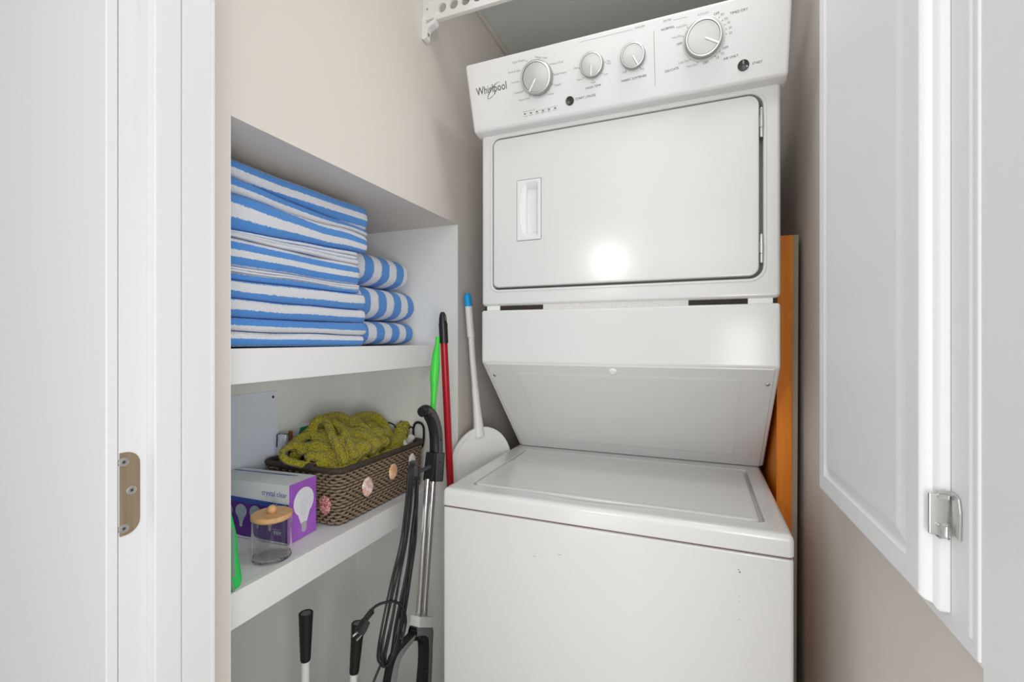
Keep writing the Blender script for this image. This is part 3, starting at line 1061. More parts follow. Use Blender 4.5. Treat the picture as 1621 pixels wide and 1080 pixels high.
for k, (lab, y1, z0, z1, ph) in enumerate((('lowest of the three rolled striped towels right of the tall stack', 1.186, U1 + 0.0003, 1.3030, 0.048), ('middle one of three rolled striped towels right of the tall stack', 1.190, 1.3045, 1.3950, 0.040),
                                           ('top one of three rolled striped towels right of the tall stack', 1.158, 1.3965, 1.4850, 0.030))):
    rnd = random.Random(40 + k)
    mb = MB()
    rings, uv = [], []
    NY, NA = 40, 28
    y0 = 0.922
    zc, h = (z0 + z1) / 2, (z1 - z0) / 2
    for j in range(NY + 1):
        t = j / NY
        y = y0 + (y1 - y0) * t
        e = min(1, (1 - t) * (y1 - y0) / 0.022)
        e = 0.35 + 0.65 * math.sqrt(max(0, 1 - (1 - e) ** 2))
        e2 = min(1, t * (y1 - y0) / 0.012)
        e *= 0.6 + 0.4 * math.sqrt(max(0, 1 - (1 - e2) ** 2))
        ring = []
        for i in range(NA):
            a = 2 * PI * i / NA
            ca, sa = math.cos(a), math.sin(a)
            cx_ = 0.085
            x = -0.795 - cx_ + math.copysign(abs(ca) ** 0.72, ca) * cx_ * (0.75 + 0.25 * e)
            z = zc + math.copysign(abs(sa) ** 0.72, sa) * h * (e if sa > 0 or k else 0.3 + 0.7 * e)
            ring.append(Vector((x + 0.002 * mnoise.noise(Vector((i * .3, t * 4, k))), y, z)))
        rings.append(ring)
        for i in range(NA):
            uv.append((2 * PI * i / NA * 0.06, y * 0.90 + ph + 0.002 * mnoise.noise(Vector((i * 0.4, t, k * 3.3)))))
    mb.loft(rings, True, True)
    mb.uv = uv
    o = put('rolled_towel', mb, M['terry'], None, True, 80, False)
    tag(o, lab, 'towel', G2)

# ================================================================== LOWER SHELF: metal sheet
t = thing('metal_sheet', 'pale blue grey sheet with a rounded corner leaning on the niche back', 'sheet', (-1.02, 0.75, L1))
lp = rrect(0.495, 0.8985, L1 + 0.0006, 1.1165, (0.002, 0.008, 0.010, 0.01), 5)


def tilt(loop, dx):
    return [Vector((-1.0335 + 0.012 * (1.1165 - b) / 0.3 + dx * 0.8, a, b)) for a, b in loop]


put('panel', MB().loft([tilt(lp, 0), tilt(lp, 0.0012)]), M['sheet'], t)
hp = [(0.8835 + 0.0035 * math.cos(a * PI / 8), 1.1010 + 0.0035 * math.sin(a * PI / 8)) for a in range(16)]
put('hole', MB().loft([tilt(hp, 0.0012), tilt(hp, 0.0017)]), M['gap'], t, False)

# ------------------------------------------------------------------ wicker basket
BX0, BX1, BY0, BY1, BZ0, BZ1 = -1.008, -0.766, 0.832, 1.192, L1 + 0.0002, 0.945
bk = thing('wicker_basket', 'brown wicker basket decorated with sea shells on the lower shelf', 'basket', ((BX0 + BX1) / 2, (BY0 + BY1) / 2, L1))


def per_path(d, n):
    """points round the basket outline at inset d, with outward normals"""
    L = rrect(BX0 + d, BX1 - d, BY0 + d, BY1 - d, 0.022, 6, 1)
    P2 = [Vector((a, b, 0)) for a, b in L]
    seg = [(P2[(i + 1) % len(P2)] - P2[i]).length for i in range(len(P2))]
    T = sum(seg)
    out = []
    i, acc = 0, 0.0
    for k in range(n):
        s = T * k / n
        while acc + seg[i] < s:
            acc += seg[i]
            i += 1
        a, b = P2[i], P2[(i + 1) % len(P2)]
        q = a + (b - a) * ((s - acc) / seg[i])
        tn = (b - a).normalized()
        out.append((q, Vector((tn.y, -tn.x, 0))))
    return out


NP = 106
mb = MB()
rows = 16
pp = per_path(0.006, NP * 4)
for r in range(rows):
    z = BZ0 + 0.0050 + (BZ1 - BZ0 - 0.015) * r / (rows - 1)
    fl = 0.004 * r / rows
    pts = []
    for i, (q, nr) in enumerate(pp):
        ph = PI * (i / 4) + (PI if r % 2 else 0)
        pts.append(q + nr * (fl + 0.0026 * math.sin(ph)) + Vector((0, 0, z + 0.0010 * math.cos(ph * 1.0 + r))))
    mb.tube(pts, 0.0031, 6, True)
put('woven_side', mb, M['wicker'], bk, True, 80, False)
mb = MB()
for i, (q, nr) in enumerate(per_path(0.006, NP)):
    q = q + nr * 0
    mb.tube([q + Vector((0, 0, BZ0 + 0.001)), q + nr * 0.004 + Vector((0, 0, BZ1))], 0.0024, 6)
put('stakes', mb, M['wicker_d'], bk, True, 80, False)
i0 = [(q + Vector((0, 0, BZ0 + 0.002))) for q, nr in per_path(0.0105, 80)]
i1 = [(q + nr * 0.003 + Vector((0, 0, BZ1 - 0.004))) for q, nr in per_path(0.0105, 80)]
i2 = [(q + Vector((0, 0, BZ0 + 0.005))) for q, nr in per_path(0.0125, 80)]
i3 = [(q + nr * 0.003 + Vector((0, 0, BZ1 - 0.004))) for q, nr in per_path(0.0125, 80)]
put('inner_lining', MB().loft([i0, i1, i3, i2]), M['liner'], bk, True, 80, False)
mb = MB()
NR = 720
rp = per_path(0.004, NR)
for st in range(3):
    pts = []
    for i, (q, nr) in enumerate(rp):
        a = 2 * PI * (i / NR * 92) + st * 2 * PI / 3
        pts.append(q + nr * (0.003 + 0.0042 * math.cos(a)) + Vector((0, 0, BZ1 + 0.0042 * math.sin(a))))
    mb.tube(pts, 0.0036, 6, True)
put('braided_rim', mb, M['wicker_d'], bk, True, 80, False)
mb = MB()
for k in range(22):
    y_ = BY0 + 0.004
    x = -0.951 + k * 0.0050
    mb.tube([(x + 0.001, y_ - 0.0075 + 0.0085 * (1 - math.cos(a)) - 0.0010, BZ1 + 0.0098 * math.sin(a)) for a in [2 * PI * q / 12 for q in range(12)]], 0.0026, 6, True)
put('handle_wrap', mb, M['wrap'], bk, True, 80, False)


def shell(center, nrm, up, L, W, m, lab, ribs=9):
    n, u = Vector(nrm).normalized(), Vector(up).normalized()
    u = (u - n * u.dot(n)).normalized()
    s = n.cross(u)
    mb = MB()
    NA, NRr = 40, 7
    rings = []
    for r in range(NRr + 1):
        t = r / NRr
        ring = []
        for k in range(NA):
            a = 2 * PI * k / NA
            rad = 1 + 0.05 * math.cos(ribs * 2 * a) * t
            x = math.sin(a) * W / 2 * rad * (1 - 0.18 * math.cos(a) * -1 if math.cos(a) < 0 else 1)
            y = math.cos(a) * L / 2 * rad
            hh_ = (1 - t ** 2) * 0.007 + 0.0006 * math.cos(ribs * 2 * a) * t * (1 - t) * 4
            base = Vector(center) - u * L * 0.33 * (1 - t)
            ring.append(base + (s * x + u * y) * t * 1.0 + n * hh_ if t > 0 else Vector(center) - u * L * 0.33 + n * hh_ + (s * x + u * y) * 0.02)
        rings.append(ring)
    rings.append([Vector(center) + (p - Vector(center)) - n * ((p - Vector(center)).dot(n) + 0.001) for p in rings[-1]])
    mb.loft(rings, True, True)
    o = put('shell', mb, m, bk, True, 80, False)
    o['label'] = lab
    return o


fy, fx = BY0 - 0.002, BX1 + 0.002
shell(P(513.5, 800, Y=fy - 0.003), (0.05, -1, 0.05), (-0.25, 0, 1), 0.044, 0.037, M['sh_red'], 'speckled red brown shell', 4)
shell(P(582.5, 771, X=fx + 0.003), (1, 0, 0.1), (0, 0.3, 1), 0.047, 0.042, M['sh_pink'], 'white and pink ribbed scallop shell')
shell(P(622.5, 747, X=fx + 0.003), (1, 0, 0.1), (0, 0.6, 1), 0.043, 0.036, M['sh_org'], 'pale orange ribbed shell', 7)
shell(P(652.5, 730, X=fx + 0.003), (1, 0, 0.1), (0, 0.25, 1), 0.043, 0.032, M['sh_wht'], 'white shell', 3)

# ------------------------------------------------------------------ sweater
sw = MB()


def lump(p, r, sc=(1, 1, 0.8)):
    sw.sphere(p, r, 18, 12, 0, sc)


def roll(pts, r):
    sw.tube(catmull(pts, 5), r, 10)


for x in (-0.802, -0.845, -0.89, -0.93):
    for y in (0.888, 0.92, 0.96, 1.01, 1.06, 1.10):
        lump(Vector((x, y, 0.915)), 0.036, (0.75, 1, 0.85))
Q = lambda u, v, X: P(u, v, X=X)
lump(Q(506, 684, -.955), .026)
lump(Q(468, 722, -.93), .016)
for u, v, X, r in ((512, 690, -.905, .024), (530, 704, -.87, .030), (545, 716, -.84, .026), (538, 730, -.825, .020), (590, 672, -.91, .026), (602, 678, -.89, .022), (576, 672, -.915, .024), (584, 712, -.815, .022)):
    lump(Q(u, v, X), r)
# right hand mass
for u, v, X, r in ((558, 722, -.815, .026), (572, 710, -.815, .028), (590, 704, -.82, .028), (605, 700, -.825, .022), (575, 694, -.85, .030), (592, 688, -.86, .030), (606, 688, -.86, .024), (585, 678, -.885, .026),
                   (565, 690, -.87, .032), (550, 706, -.86, .034), (545, 690, -.89, .032), (560, 678, -.90, .024), (535, 680, -.905, .026), (526, 672, -.915, .020), (540, 672, -.92, .018)):
    lump(Q(u, v, X), r)
# left flap
for u, v, X, r in ((528, 722, -.85, .026), (515, 712, -.875, .026), (502, 706, -.89, .022), (490, 708, -.90, .018), (478, 714, -.905, .014), (508, 724, -.86, .020), (492, 722, -.875, .016), (514, 698, -.89, .022), (505, 694, -.90, .017)):
    lump(Q(u, v, X), r)
# rolled hems and folds
roll([Q(449, 725, -.925), Q(446, 718, -.925), Q(451, 711, -.925), Q(464, 706, -.92), Q(482, 706, -.905), Q(498, 711, -.88), Q(508, 722, -.86), Q(506, 734, -.845)], .0085)
roll([Q(446, 721, -.922), Q(454, 729, -.905), Q(470, 734, -.885), Q(488, 738, -.865), Q(508, 741, -.842), Q(530, 741, -.822)], .0095)
roll([Q(458, 709, -.93), Q(474, 697, -.93), Q(488, 686, -.93), Q(497, 676, -.93)], .013)
roll([Q(499, 697, -.905), Q(496, 684, -.915), Q(497, 672, -.918), Q(504, 664.5, -.915), Q(514, 664, -.905), Q(520, 674, -.885), Q(526, 692, -.855), Q(534, 708, -.828), Q(541, 722, -.812), Q(545, 737, -.800)], .0115)
roll([Q(512, 663, -.92), Q(526, 659, -.925), Q(540, 659, -.925), Q(550, 665, -.92), Q(556, 674, -.905)], .0115)
roll([Q(524, 668, -.91), Q(538, 676, -.88), Q(548, 692, -.85), Q(556, 712, -.815), Q(562, 728, -.795)], .0115)
roll([Q(553, 672, -.905), Q(562, 663, -.91), Q(576, 658, -.915), Q(592, 659, -.905), Q(604, 667, -.885), Q(613, 681, -.865), Q(618, 696, -.845)], .0125)
roll([Q(562, 664, -.905), Q(575, 676, -.87), Q(590, 692, -.835), Q(600, 706, -.805)], .0115)
roll([Q(566, 698, -.835), Q(580, 716, -.800)], .012)
roll([Q(556, 676, -.90), Q(566, 690, -.86), Q(582, 704, -.82)], .009)
roll([Q(520, 736, -.83), Q(516, 724, -.85), Q(524, 714, -.86)], .010)
so = put('knit_sweater', sw, M['knit'], None, True, 180, False)
tag(so, 'crumpled olive green cable knit sweater heaped in the wicker basket', 'sweater')
rm = so.modifiers.new('r', 'REMESH')
rm.mode = 'VOXEL'
rm.voxel_size = 0.0026
rm.use_smooth_shade = True
sm = so.modifiers.new('s', 'SMOOTH')
sm.factor = 0.5
sm.iterations = 7
slv = MB()
slv.tube(catmull([Q(621, 718, -.83), Q(627, 704, -.83), Q(632, 692, -.835), Q(635, 683, -.84), Q(639, 675, -.845), Q(640, 667, -.845)], 6),
         [0.027 - 0.009 * (i / 30) + 0.0025 * math.sin(i * 1.3) - (0.006 if i > 28 else 0) for i in range(31)], 18)
sv = put('sleeve', slv, M['knit'], so, True, 180, False)

# ------------------------------------------------------------------ other things in the basket
t = thing('plastic_bag', 'clear pouch with black rim and blue bottom standing at the left in the wicker basket', 'pouch', P(446, 735, Y=0.8829))
a, b = P(438, 735, Y=0.8883), P(459, 735, Y=0.8883)
mb = MB()
rings = []
for k, (v, w, d) in enumerate(((738, 1.0, .010), (728, 1.03, .013), (715, 1.0, .013), (700, 0.97, .010), (690, 0.95, .006), (686, 0.95, .002))):
    c = (P(437.5, v, Y=0.8883) + P(458, v, Y=0.8883)) / 2
    hw = 0.0147 * w
    rings.append([c + Vector((math.cos(q * PI / 8) * hw, math.sin(q * PI / 8) * d, 0)) for q in range(16)])
mb.loft(rings[1:], True, True)
put('pouch', mb, M['bag'], t)
mb = MB().loft([[p + (p - sum(r, Vector()) / 16) * 0.04 for p in r] for r in rings[:2]], True, True)
put('blue_base', mb, M['bagblue'], t)
put('black_rim', MB().tube([P(438, 708, Y=0.8862), P(438.5, 688, Y=0.8862), P(441, 687, Y=0.8862), P(457, 687.5, Y=0.8862)], 0.0013, 8), M['black'], t)
tag(put('small_carton', MB().box(P(456.5, 735, Y=0.9221), P(463.5, 682.5, Y=0.9287), 0.001), M['brownbox']), 'slim brown carton standing between the clear pouch and the green packet', 'carton')
t = thing('packet', 'white and green packet standing behind the sweater in the basket', 'packet', P(480, 735, Y=0.9810))
mb = MB()
mb.prism([P(464, 735, Y=0.9647), P(500, 735, Y=0.9647), P(500, 665, Y=0.9647), P(489, 669, Y=0.9647), P(468, 671.5, Y=0.9647), P(464.5, 672, Y=0.9647)], (0, 0.012, 0), 0.0012)
put('wrapper', mb, M['carton'], t)
mb = MB()
mb.prism([P(470, 700, Y=0.9644), P(500, 700, Y=0.9644), P(500, 671, Y=0.9644), P(475.5, 677, Y=0.9644)], (0, -0.0005, 0))
put('green_print', mb, M['packgreen'], t, False)
mb = MB()
text_on(mb, 'green tea', P(478, 686, Y=0.9638), P(492, 682, Y=0.9638), (0, -1, 0), 1)
put('print', mb, M['white_ink'], t, False) if False else None
t = thing('white_bottle', 'small white capped bottle at the far right end of the basket', 'bottle', P(651, 705, Y=1.1554))
ax = (P(656, 681, Y=1.1500) - P(649, 694, Y=1.1554)).normalized()
o_ = P(646, 702, Y=1.1500)
put('bottle', MB().lathe(o_ - ax * 0.045, ax, [(0.014, 0), (0.016, 0.004), (0.016, 0.045), (0.010, 0.05), (0.006, 0.052)], 24), M['whitep'], t)
put('cap', MB().lathe(o_, ax, [(0.0105, 0.007), (0.0105, 0.026), (0.0095, 0.0275), (0.001, 0.0275)], 24), M['lgrey'], t)
t = put('cable_loop', MB().tube(catmull([P(655, 694, Y=1.1881), P(654.5, 680, Y=1.1881), P(657, 671, Y=1.1881), P(663, 669, Y=1.1881), P(669, 673, Y=1.1881), P(671, 683, Y=1.1881), P(669, 705, Y=1.1881), P(660, 715, Y=1.1881)], 6), 0.0026, 8, flat=1.5)
        .tube(catmull([P(646, 680, Y=1.1881), P(651, 676, Y=1.1881), P(655, 682, Y=1.1881), P(654, 690, Y=1.1881)], 6), 0.0022, 8)
        .tube(catmull([P(606, 690, Y=1.1826), P(612, 671, Y=1.1826), P(620, 671, Y=1.1826), P(626, 677, Y=1.1826), P(630, 700, Y=1.1826)], 6), 0.0022, 8), M['cord'])
tag(t, 'looped black cable poking out at the far end of the basket', 'cable')

# ------------------------------------------------------------------ light bulb box
KS = 0.735 / 0.66
bb = thing('bulb_box', 'purple and white light bulb box on the lower shelf, behind the glass jar', 'box', (-0.718 * KS, 0.650 * KS, L1 + 0.0002), math.radians(5))
WB = WM[bb]
LX, LY, LZ = 0.195, 0.073, 0.1115


def B(x, y, z):
    return WB @ (Vector((x, y, z)) * KS)


put('carton', MB().add([B(*p) for p in ((-LX, 0, 0), (0, 0, 0), (0, LY, 0), (-LX, LY, 0), (-LX, 0, LZ), (0, 0, LZ), (0, LY, LZ), (-LX, LY, LZ))],
                       [(0, 3, 2, 1), (4, 5, 6, 7), (0, 1, 5, 4), (1, 2, 6, 5), (2, 3, 7, 6), (3, 0, 4, 7)]), M['carton'], bb, False)


def fr(pts, e=0.0004):
    return [B(x, -e, z) for x, z in pts]


def sd_(pts, e=0.0004):
    return [B(e, y, z) for y, z in pts]


arc = [(-0.108 + 0.080 * math.cos(a), 0.078 + 0.075 * math.sin(a)) for a in [PI + (PI / 2) * k / 16 for k in range(17)]]
mb = MB().add(fr([(-0.1949, 0.078)] + [(-0.223 + 0.0, 0.078)][:0] + arc[2:] + [(0, 0.003), (0, 0.070), (-0.1949, 0.078)][:2] + [(-0.1949, 0.0785)]), [tuple(range(len(arc) - 2 + 4))])
put('purple_print', mb, M['purple'], bb, False, fixn=False)
mb = MB().add(fr([(0, 0.066), (0, 0.075), (-0.1949, 0.0815), (-0.1949, 0.072)], 0.0007), [(0, 1, 2, 3)])
mb.add([B(-0.1949, 0.054, LZ + 0.0004), B(-0.055, 0.054, LZ + 0.0004), B(-0.03, 0.0565, LZ + 0.0004), B(-0.03, 0.059, LZ + 0.0004), B(-0.1949, 0.0585, LZ + 0.0004)], [(0, 1, 2, 3, 4)])
text_on(mb, 'crystal clear', B(-0.064, 0, 0.0890), B(-0.005, 0, 0.0872), -(WB.to_3x3() @ Vector((0, 1, 0))), 1.25, 0.0006)
put('blue_print', mb, M['navy'], bb, False, fixn=False)
put('violet_print', MB().add(sd_([(0.0, 0), (LY, 0), (LY, LZ), (0.0, LZ)]), [(0, 1, 2, 3)]), M['violet'], bb, False, fixn=False)


def bulb2d(cx, cz, r, up=1):
    pts = [(cx - r * 0.28, cz - r * 1.55)]
    for k in range(25):
        a = -PI * 0.5 - 0.62 - (2 * PI - 1.24) * k / 24
        pts.append((cx + r * math.cos(a), cz + r * math.sin(a)))
    pts.append((cx + r * 0.28, cz - r * 1.55))
    return pts


def cap2d(cx, cz, r):
    return [(cx - r * 0.27, cz - r * 1.5), (cx + r * 0.27, cz - r * 1.5), (cx + r * 0.25, cz - r * 2.1), (cx + r * 0.1, cz - r * 2.25), (cx - r * 0.1, cz - r * 2.25), (cx - r * 0.25, cz - r * 2.1)]


def picture(face, cx, cz, r, m, e):
    p = face(bulb2d(cx, cz, r), e)
    o = put('bulb_picture', MB().add(p, [tuple(range(len(p)))]), M[m], bb, False, fixn=False)
    p = face(cap2d(cx, cz, r * 0.97), e + 0.0002)
    put('screw_base_picture', MB().add(p, [tuple(range(6))]), M['bulbcap'], o, False, fixn=False)


for x in (-0.150, -0.115, -0.080, -0.045):
    picture(fr, x, 0.052, 0.0140, 'bulb', 0.0009)
picture(sd_, 0.038, 0.070, 0.0275, 'bulb2', 0.0009)
mf = MB()
for q in (((0.033, 0.045), (0.031, 0.072)), ((0.043, 0.045), (0.045, 0.072)), ((0.031, 0.072), (0.045, 0.072)), ((0.038, 0.038), (0.038, 0.064))):
    (a0, b0), (a1, b1) = q
    mf.tube([B(0.0012, a0, b0), B(0.0012, a1, b1)], 0.0003, 4)
for x in (-0.150, -0.115):
    mf.tube([B(x, -0.0012, 0.034), B(x, -0.0012, 0.052)], 0.0004, 4)
for k in range(4):
    z = 0.0280 - k * 0.0040
    mf.tube([B(0.0013, 0.0315, z), B(0.0013, 0.0445, z + 0.001)], 0.0006, 4)
put('filament_lines', mf, M['bulbcap'], bb, False)
mw = MB()
nf = -(WB.to_3x3() @ Vector((0, 1, 0)))
text_on(mw, '1 Year Life', B(-0.036, 0, 0.0695), B(-0.004, 0, 0.0682), nf, 1.1, 0.0012)
text_on(mw, 'PAM', B(-0.034, 0, 0.016), B(-0.017, 0, 0.0155), nf, 1.2, 0.0012)
mw.tube([B(-0.038, -0.0012, 0.0265), B(-0.017, -0.0012, 0.0260)], 0.0003, 4)
put('white_print', mw, M['white_ink'], bb, False, fixn=False)

# ------------------------------------------------------------------ glass jar
jc = Vector((-0.7055 * KS, 0.6015 * KS, L1 + 0.0002))
t = thing('glass_jar', 'clear round glass jar with bamboo lid near the front of the lower shelf', 'jar', jc)
R = 0.0325 * KS
put('glass', MB().lathe(jc, (0, 0, 1), [(R - 0.004, 0.0003), (R - 0.001, 0.0015), (R, 0.005), (R, 0.080), (R - 0.002, 0.080), (R - 0.002, 0.0075), (R - 0.004, 0.005), (0.002, 0.005)], 48), M['glass'], t)
put('lid', MB().lathe(jc, (0, 0, 1), [(R - 0.004, 0.0768), (R - 0.0035, 0.0803), (R + 0.001, 0.0803), (R + 0.0015, 0.0812), (R + 0.0015, 0.0874), (R, 0.0885), (0.001, 0.0887)], 48), M['bamboo'], t)
put('knob', MB().sphere(jc + Vector((0, 0, 0.0952)), 0.0089, 20, 14), M['bamboo'], t)

# ------------------------------------------------------------------ green vest at the shelf end
VXP = -0.739
t = thing('safety_vest', 'bright green folded vest with grey stripes at the near end of lower shelf', 'vest', (VXP - 0.03, 0.525, L1))
ol = [P(u, v, X=VXP) for u, v in ((352, 790), (360, 793), (366, 806), (371, 826), (376, 848), (377.5, 868), (378.5, 884), (382, 902), (384.3, 920), (382, 930), (379, 933.5), (362, 944), (344, 955))]
zb_ = L1 + 0.0006
ol = [Vector((p.x, max(0.492, p.y), max(zb_, p.z))) for p in ol]
cen = sum(ol, Vector()) / len(ol)


def vr(dx, k):
    return [Vector((p.x - dx, max(0.4912, cen.y + (p.y - cen.y) * k), max(zb_, cen.z + (p.z - cen.z) * k))) for p in ol]


put('fabric', MB().loft([vr(0.000, 0.90), vr(0.003, 0.97), vr(0.010, 1.0), vr(0.05, 1.0), vr(0.075, 0.93), vr(0.08, 0.8)]), M['vest'], t, True, 80, False)
for pts in (((366, 838), (369.5, 834), (371.5, 860), (371, 885), (372.5, 908), (371.5, 915), (367.5, 916), (367, 885), (367, 860)), ((365.5, 919), (368, 919), (371.5, 936), (369, 938))):
    put('reflective_stripe', MB().prism([P(u, v, X=VXP + 0.0006) for u, v in pts], (-0.003, 0, 0)), M['reflect'], t)

# ================================================================== TOOLS IN THE CORNER
VX = -0.615
vac = thing('stick_vacuum', 'upright stick vacuum with black curved handle and twin chrome tubes', 'vacuum', (VX, 0.86, 0))


def V(u, v, x=VX):
    return P(u, v, X=x)


hp = catmull([V(667, 653), V(673.5, 650), V(680, 656), V(686, 668), V(689.5, 684), V(690.5, 700), V(690.5, 716)], 6)
n_ = len(hp)
put('handle_grip', MB().tube(hp, [0.0122 + 0.0050 * min(1, i / 14) for i in range(n_)], 16, flat=0.95, up=(1, 0, 0)), M['black'], vac)
mb = MB()
hp2 = [p + Vector((0.0125, 0, 0)) for p in hp[4:]]
mb.tube(hp2, [0.0065 + 0.0028 * min(1, i / 12) for i in range(len(hp2))], 12, flat=0.5, up=(1, 0, 0))
put('grip_cover', mb, M['dgrey'], vac)
a, b, c, d = V(681.5, 716), V(697.5, 716), V(694.5, 762), V(676.5, 762)
put('handle_socket', MB().prism([p - Vector((0.014, 0, 0)) for p in (a, b, c, d)], (0.028, 0, 0), 0.003), M['black'], vac)
a, b, c, d = V(684, 717), V(695, 717), V(691.5, 761), V(682, 761)
put('socket_cover', MB().prism([p + Vector((0.0125, 0, 0)) for p in (a, b, c, d)], (0.003, 0, 0), 0.0012), M['dgrey'], vac)
for u, v in ((674, 654.5), (689, 696), (687, 731)):
    put('screw_hole', MB().lathe(V(u, v) + Vector((0.0172, 0, 0)), (1, 0, 0), [(0.0022, -0.003), (0.0022, 0.0004), (0.0003, 0.0004)], 12), M['gap'], vac)
for du, rr in ((0, 1), (8.6, 1)):
    p0, p1 = V(677.5 + du, 758), V(661.5 + du, 982)
    put('tube', MB().tube([p0, p1], 0.0075, 20), M['chrome'], vac)
c0 = [V(657.3, 975), V(679.3, 975), V(678.8, 992), V(655.5, 992)]
put('collar', MB().prism([p - Vector((0.013, 0, 0)) for p in c0], (0.026, 0, 0), 0.0015), M['lgrey'], vac)
# lower body with loop handle
outer = [V(655.5, 992), V(679, 992), V(679.5, 1020), V(677.5, 1080), V(676, 1130), V(668, 1180), V(640, 1182), V(612, 1150), V(608, 1110), V(612, 1080), V(618, 1050), V(626, 1032), V(640, 1016), V(654.5, 1000)]
inner = [V(650, 1015), V(662, 1014), V(667, 1020), V(667, 1050), V(664.5, 1080), V(663, 1125), V(658, 1150), V(645, 1152), V(628, 1132), V(622, 1108), V(623, 1080), V(627, 1050), V(634, 1034), V(642, 1023)]
n = len(outer)
h = Vector((0.013, 0, 0))
h2 = Vector((0.010, 0, 0))


def mixp(a, b, t):
    return [p + (q - p) * t for p, q in zip(a, b)]


def seg3(a, b, t):  # resampled closed loops keep 14 matching points
    return mixp(a, b, t)


oc, ic = catmull(outer, 4, True), catmull(inner, 4, True)
mb = MB()
L0, L1 = [p - h2 for p in oc], [p + h2 for p in oc]
Lf = [p + h for p in mixp(oc, ic, 0.18)]
Lg = [p + h for p in mixp(oc, ic, 0.62)]
Lh = [p + h2 * 0.6 for p in ic]
Li = [p - h2 for p in ic]
mb.loft([L0, L1], False, False, 0)
mb.loft([L1, Lf, Lg], False, False, 1)
mb.loft([Lg, Lh, Li, L0], False, False, 0)
put('body', mb, [M['black'], M['mgrey']], vac, True, 40, False)
for u, v in ((657, 1007.5), (668.5, 1060)):
    put('screw_hole', MB().lathe(V(u, v) + Vector((0.0138, 0, 0)), (1, 0, 0), [(0.0024, -0.002), (0.0024, 0.0004), (0.0003, 0.0004)], 12), M['gap'], vac)
e0 = V(654, 1178)
fl = Vector((VX, e0.y - 0.03, 0.0))
mb = MB().tube([e0 + Vector((0, 0, 0.02)), Vector((VX, e0.y - 0.02, 0.06))], [0.028, 0.022], 16)
mb.box((VX - 0.045, fl.y - 0.06, 0.0), (VX + 0.05, fl.y + 0.09, 0.065), 0.012)
put('floor_head', mb, M['dgrey'], vac)
# cord hooks and the looped cord
HX = VX + 0.004
mb = MB().box(V(649, 756, HX) - Vector((0.004, 0, 0)), V(655.5, 728, HX) + Vector((0.012, 0, 0)), 0.003)
mb.box(V(650, 752, HX) - Vector((0.003, 0, 0)), V(680, 740, HX) + Vector((0.003, 0, 0)), 0.002)
put('cord_hook', mb, M['dgrey'], vac)
mb = MB()
rnd = random.Random(3)
for k in range(5):
    j_ = lambda q=1.6: rnd.uniform(-q, q)
    pts = [(648 + k * 1.6, 741), (643.5 + k * 1.7 + j_(), 795), (634 + k * 2.6 + j_(), 860), (622 + k * 3.2 + j_(2), 912), (605.5 + k * 4.2 + j_(2.5), 985), (597.5 + k * 3.0 + j_(), 1035), (602 + k * 2.2, 1051 - k * 1.2), (611 + k * 0.5, 1055 - k * 1.5),
           (624 - k * 1.2, 1036), (640.5 - k * 3.4 + j_(2), 985), (653 - k * 2.6 + j_(2), 906), (657.5 - k * 1.6 + j_(), 850), (660.5 - k * 1.0 + j_(), 795), (661 - k * 0.9, 743)]
    xo = HX + 0.009
    mb.tube(catmull([P(u, v, X=xo + (0.0045 if i < 7 else -0.0015) - 0.0012 * k + (0.004 * math.sin(i * 1.9 + k * 2.1) if 1 < i < 12 else 0)) for i, (u, v) in enumerate(pts)], 6, True), 0.0024, 8, True)
pts = [(575, 983), (586, 968), (598, 958), (612, 953.5), (626, 953), (637, 962), (642.5, 980), (640, 1000), (636, 1014)]
mb.tube(catmull([P(u, v, X=HX + 0.016) for u, v in pts], 6), 0.0028, 8)
pts = [(637, 962), (634.5, 985), (636, 1005), (637, 1014)]
mb.tube(catmull([P(u, v, X=HX + 0.014) for u, v in pts], 6), 0.0026, 8)
pts = [(603, 1052), (597, 1066), (590, 1085), (585, 1110)]
mb.tube(catmull([P(u, v, X=HX + 0.010) for u, v in pts], 5), 0.0025, 8)
mb.sphere(P(636, 1016, X=HX + 0.014), 0.0055, 12, 8)
cd = put('power_cord', mb, M['cord'], vac, True, 80, False)
mb = MB()
PX = HX + 0.016
mb.tube([P(590, 966, X=PX), P(578.5, 981, X=PX)], [0.0035, 0.0060], 10)
for k in range(4):
    q = P(588.5 - k * 2.6, 968 + k * 3.3, X=PX)
    mb.tube([q, q + (P(578.5, 981, X=PX) - P(590, 966, X=PX)).normalized() * 0.0022], 0.0060, 10)
pl = [P(576.5, 979, X=PX), P(583, 984.5, X=PX), P(577, 998.5, X=PX), P(572, 1006, X=PX), P(563.5, 999, X=PX), P(568, 993, X=PX)]
mb.prism([p - Vector((0.006, 0, 0)) for p in pl], (0.012, 0, 0), 0.002)
plug = put('plug', mb, M['black'], vac, True, 40, False)
mb = MB()
for a, b in (((566.5, 1000), (558.5, 1008)), ((572.5, 1005), (564.5, 1014))):
    mb.tube([P(*a, X=PX), P(*b, X=PX)], 0.0016, 6)
put('prongs', mb, M['chrome'], plug)

# red pole
RXp = -0.640
t = thing('broom_pole', 'red metal pole with black hanging tip standing right of the niche', 'pole', P(738, 1275, X=RXp))
top, bot = P(700.5, 494, X=RXp), P(713, 768, X=RXp)
dirn = (bot - top).normalized()


def along(s):
    return top + dirn * s


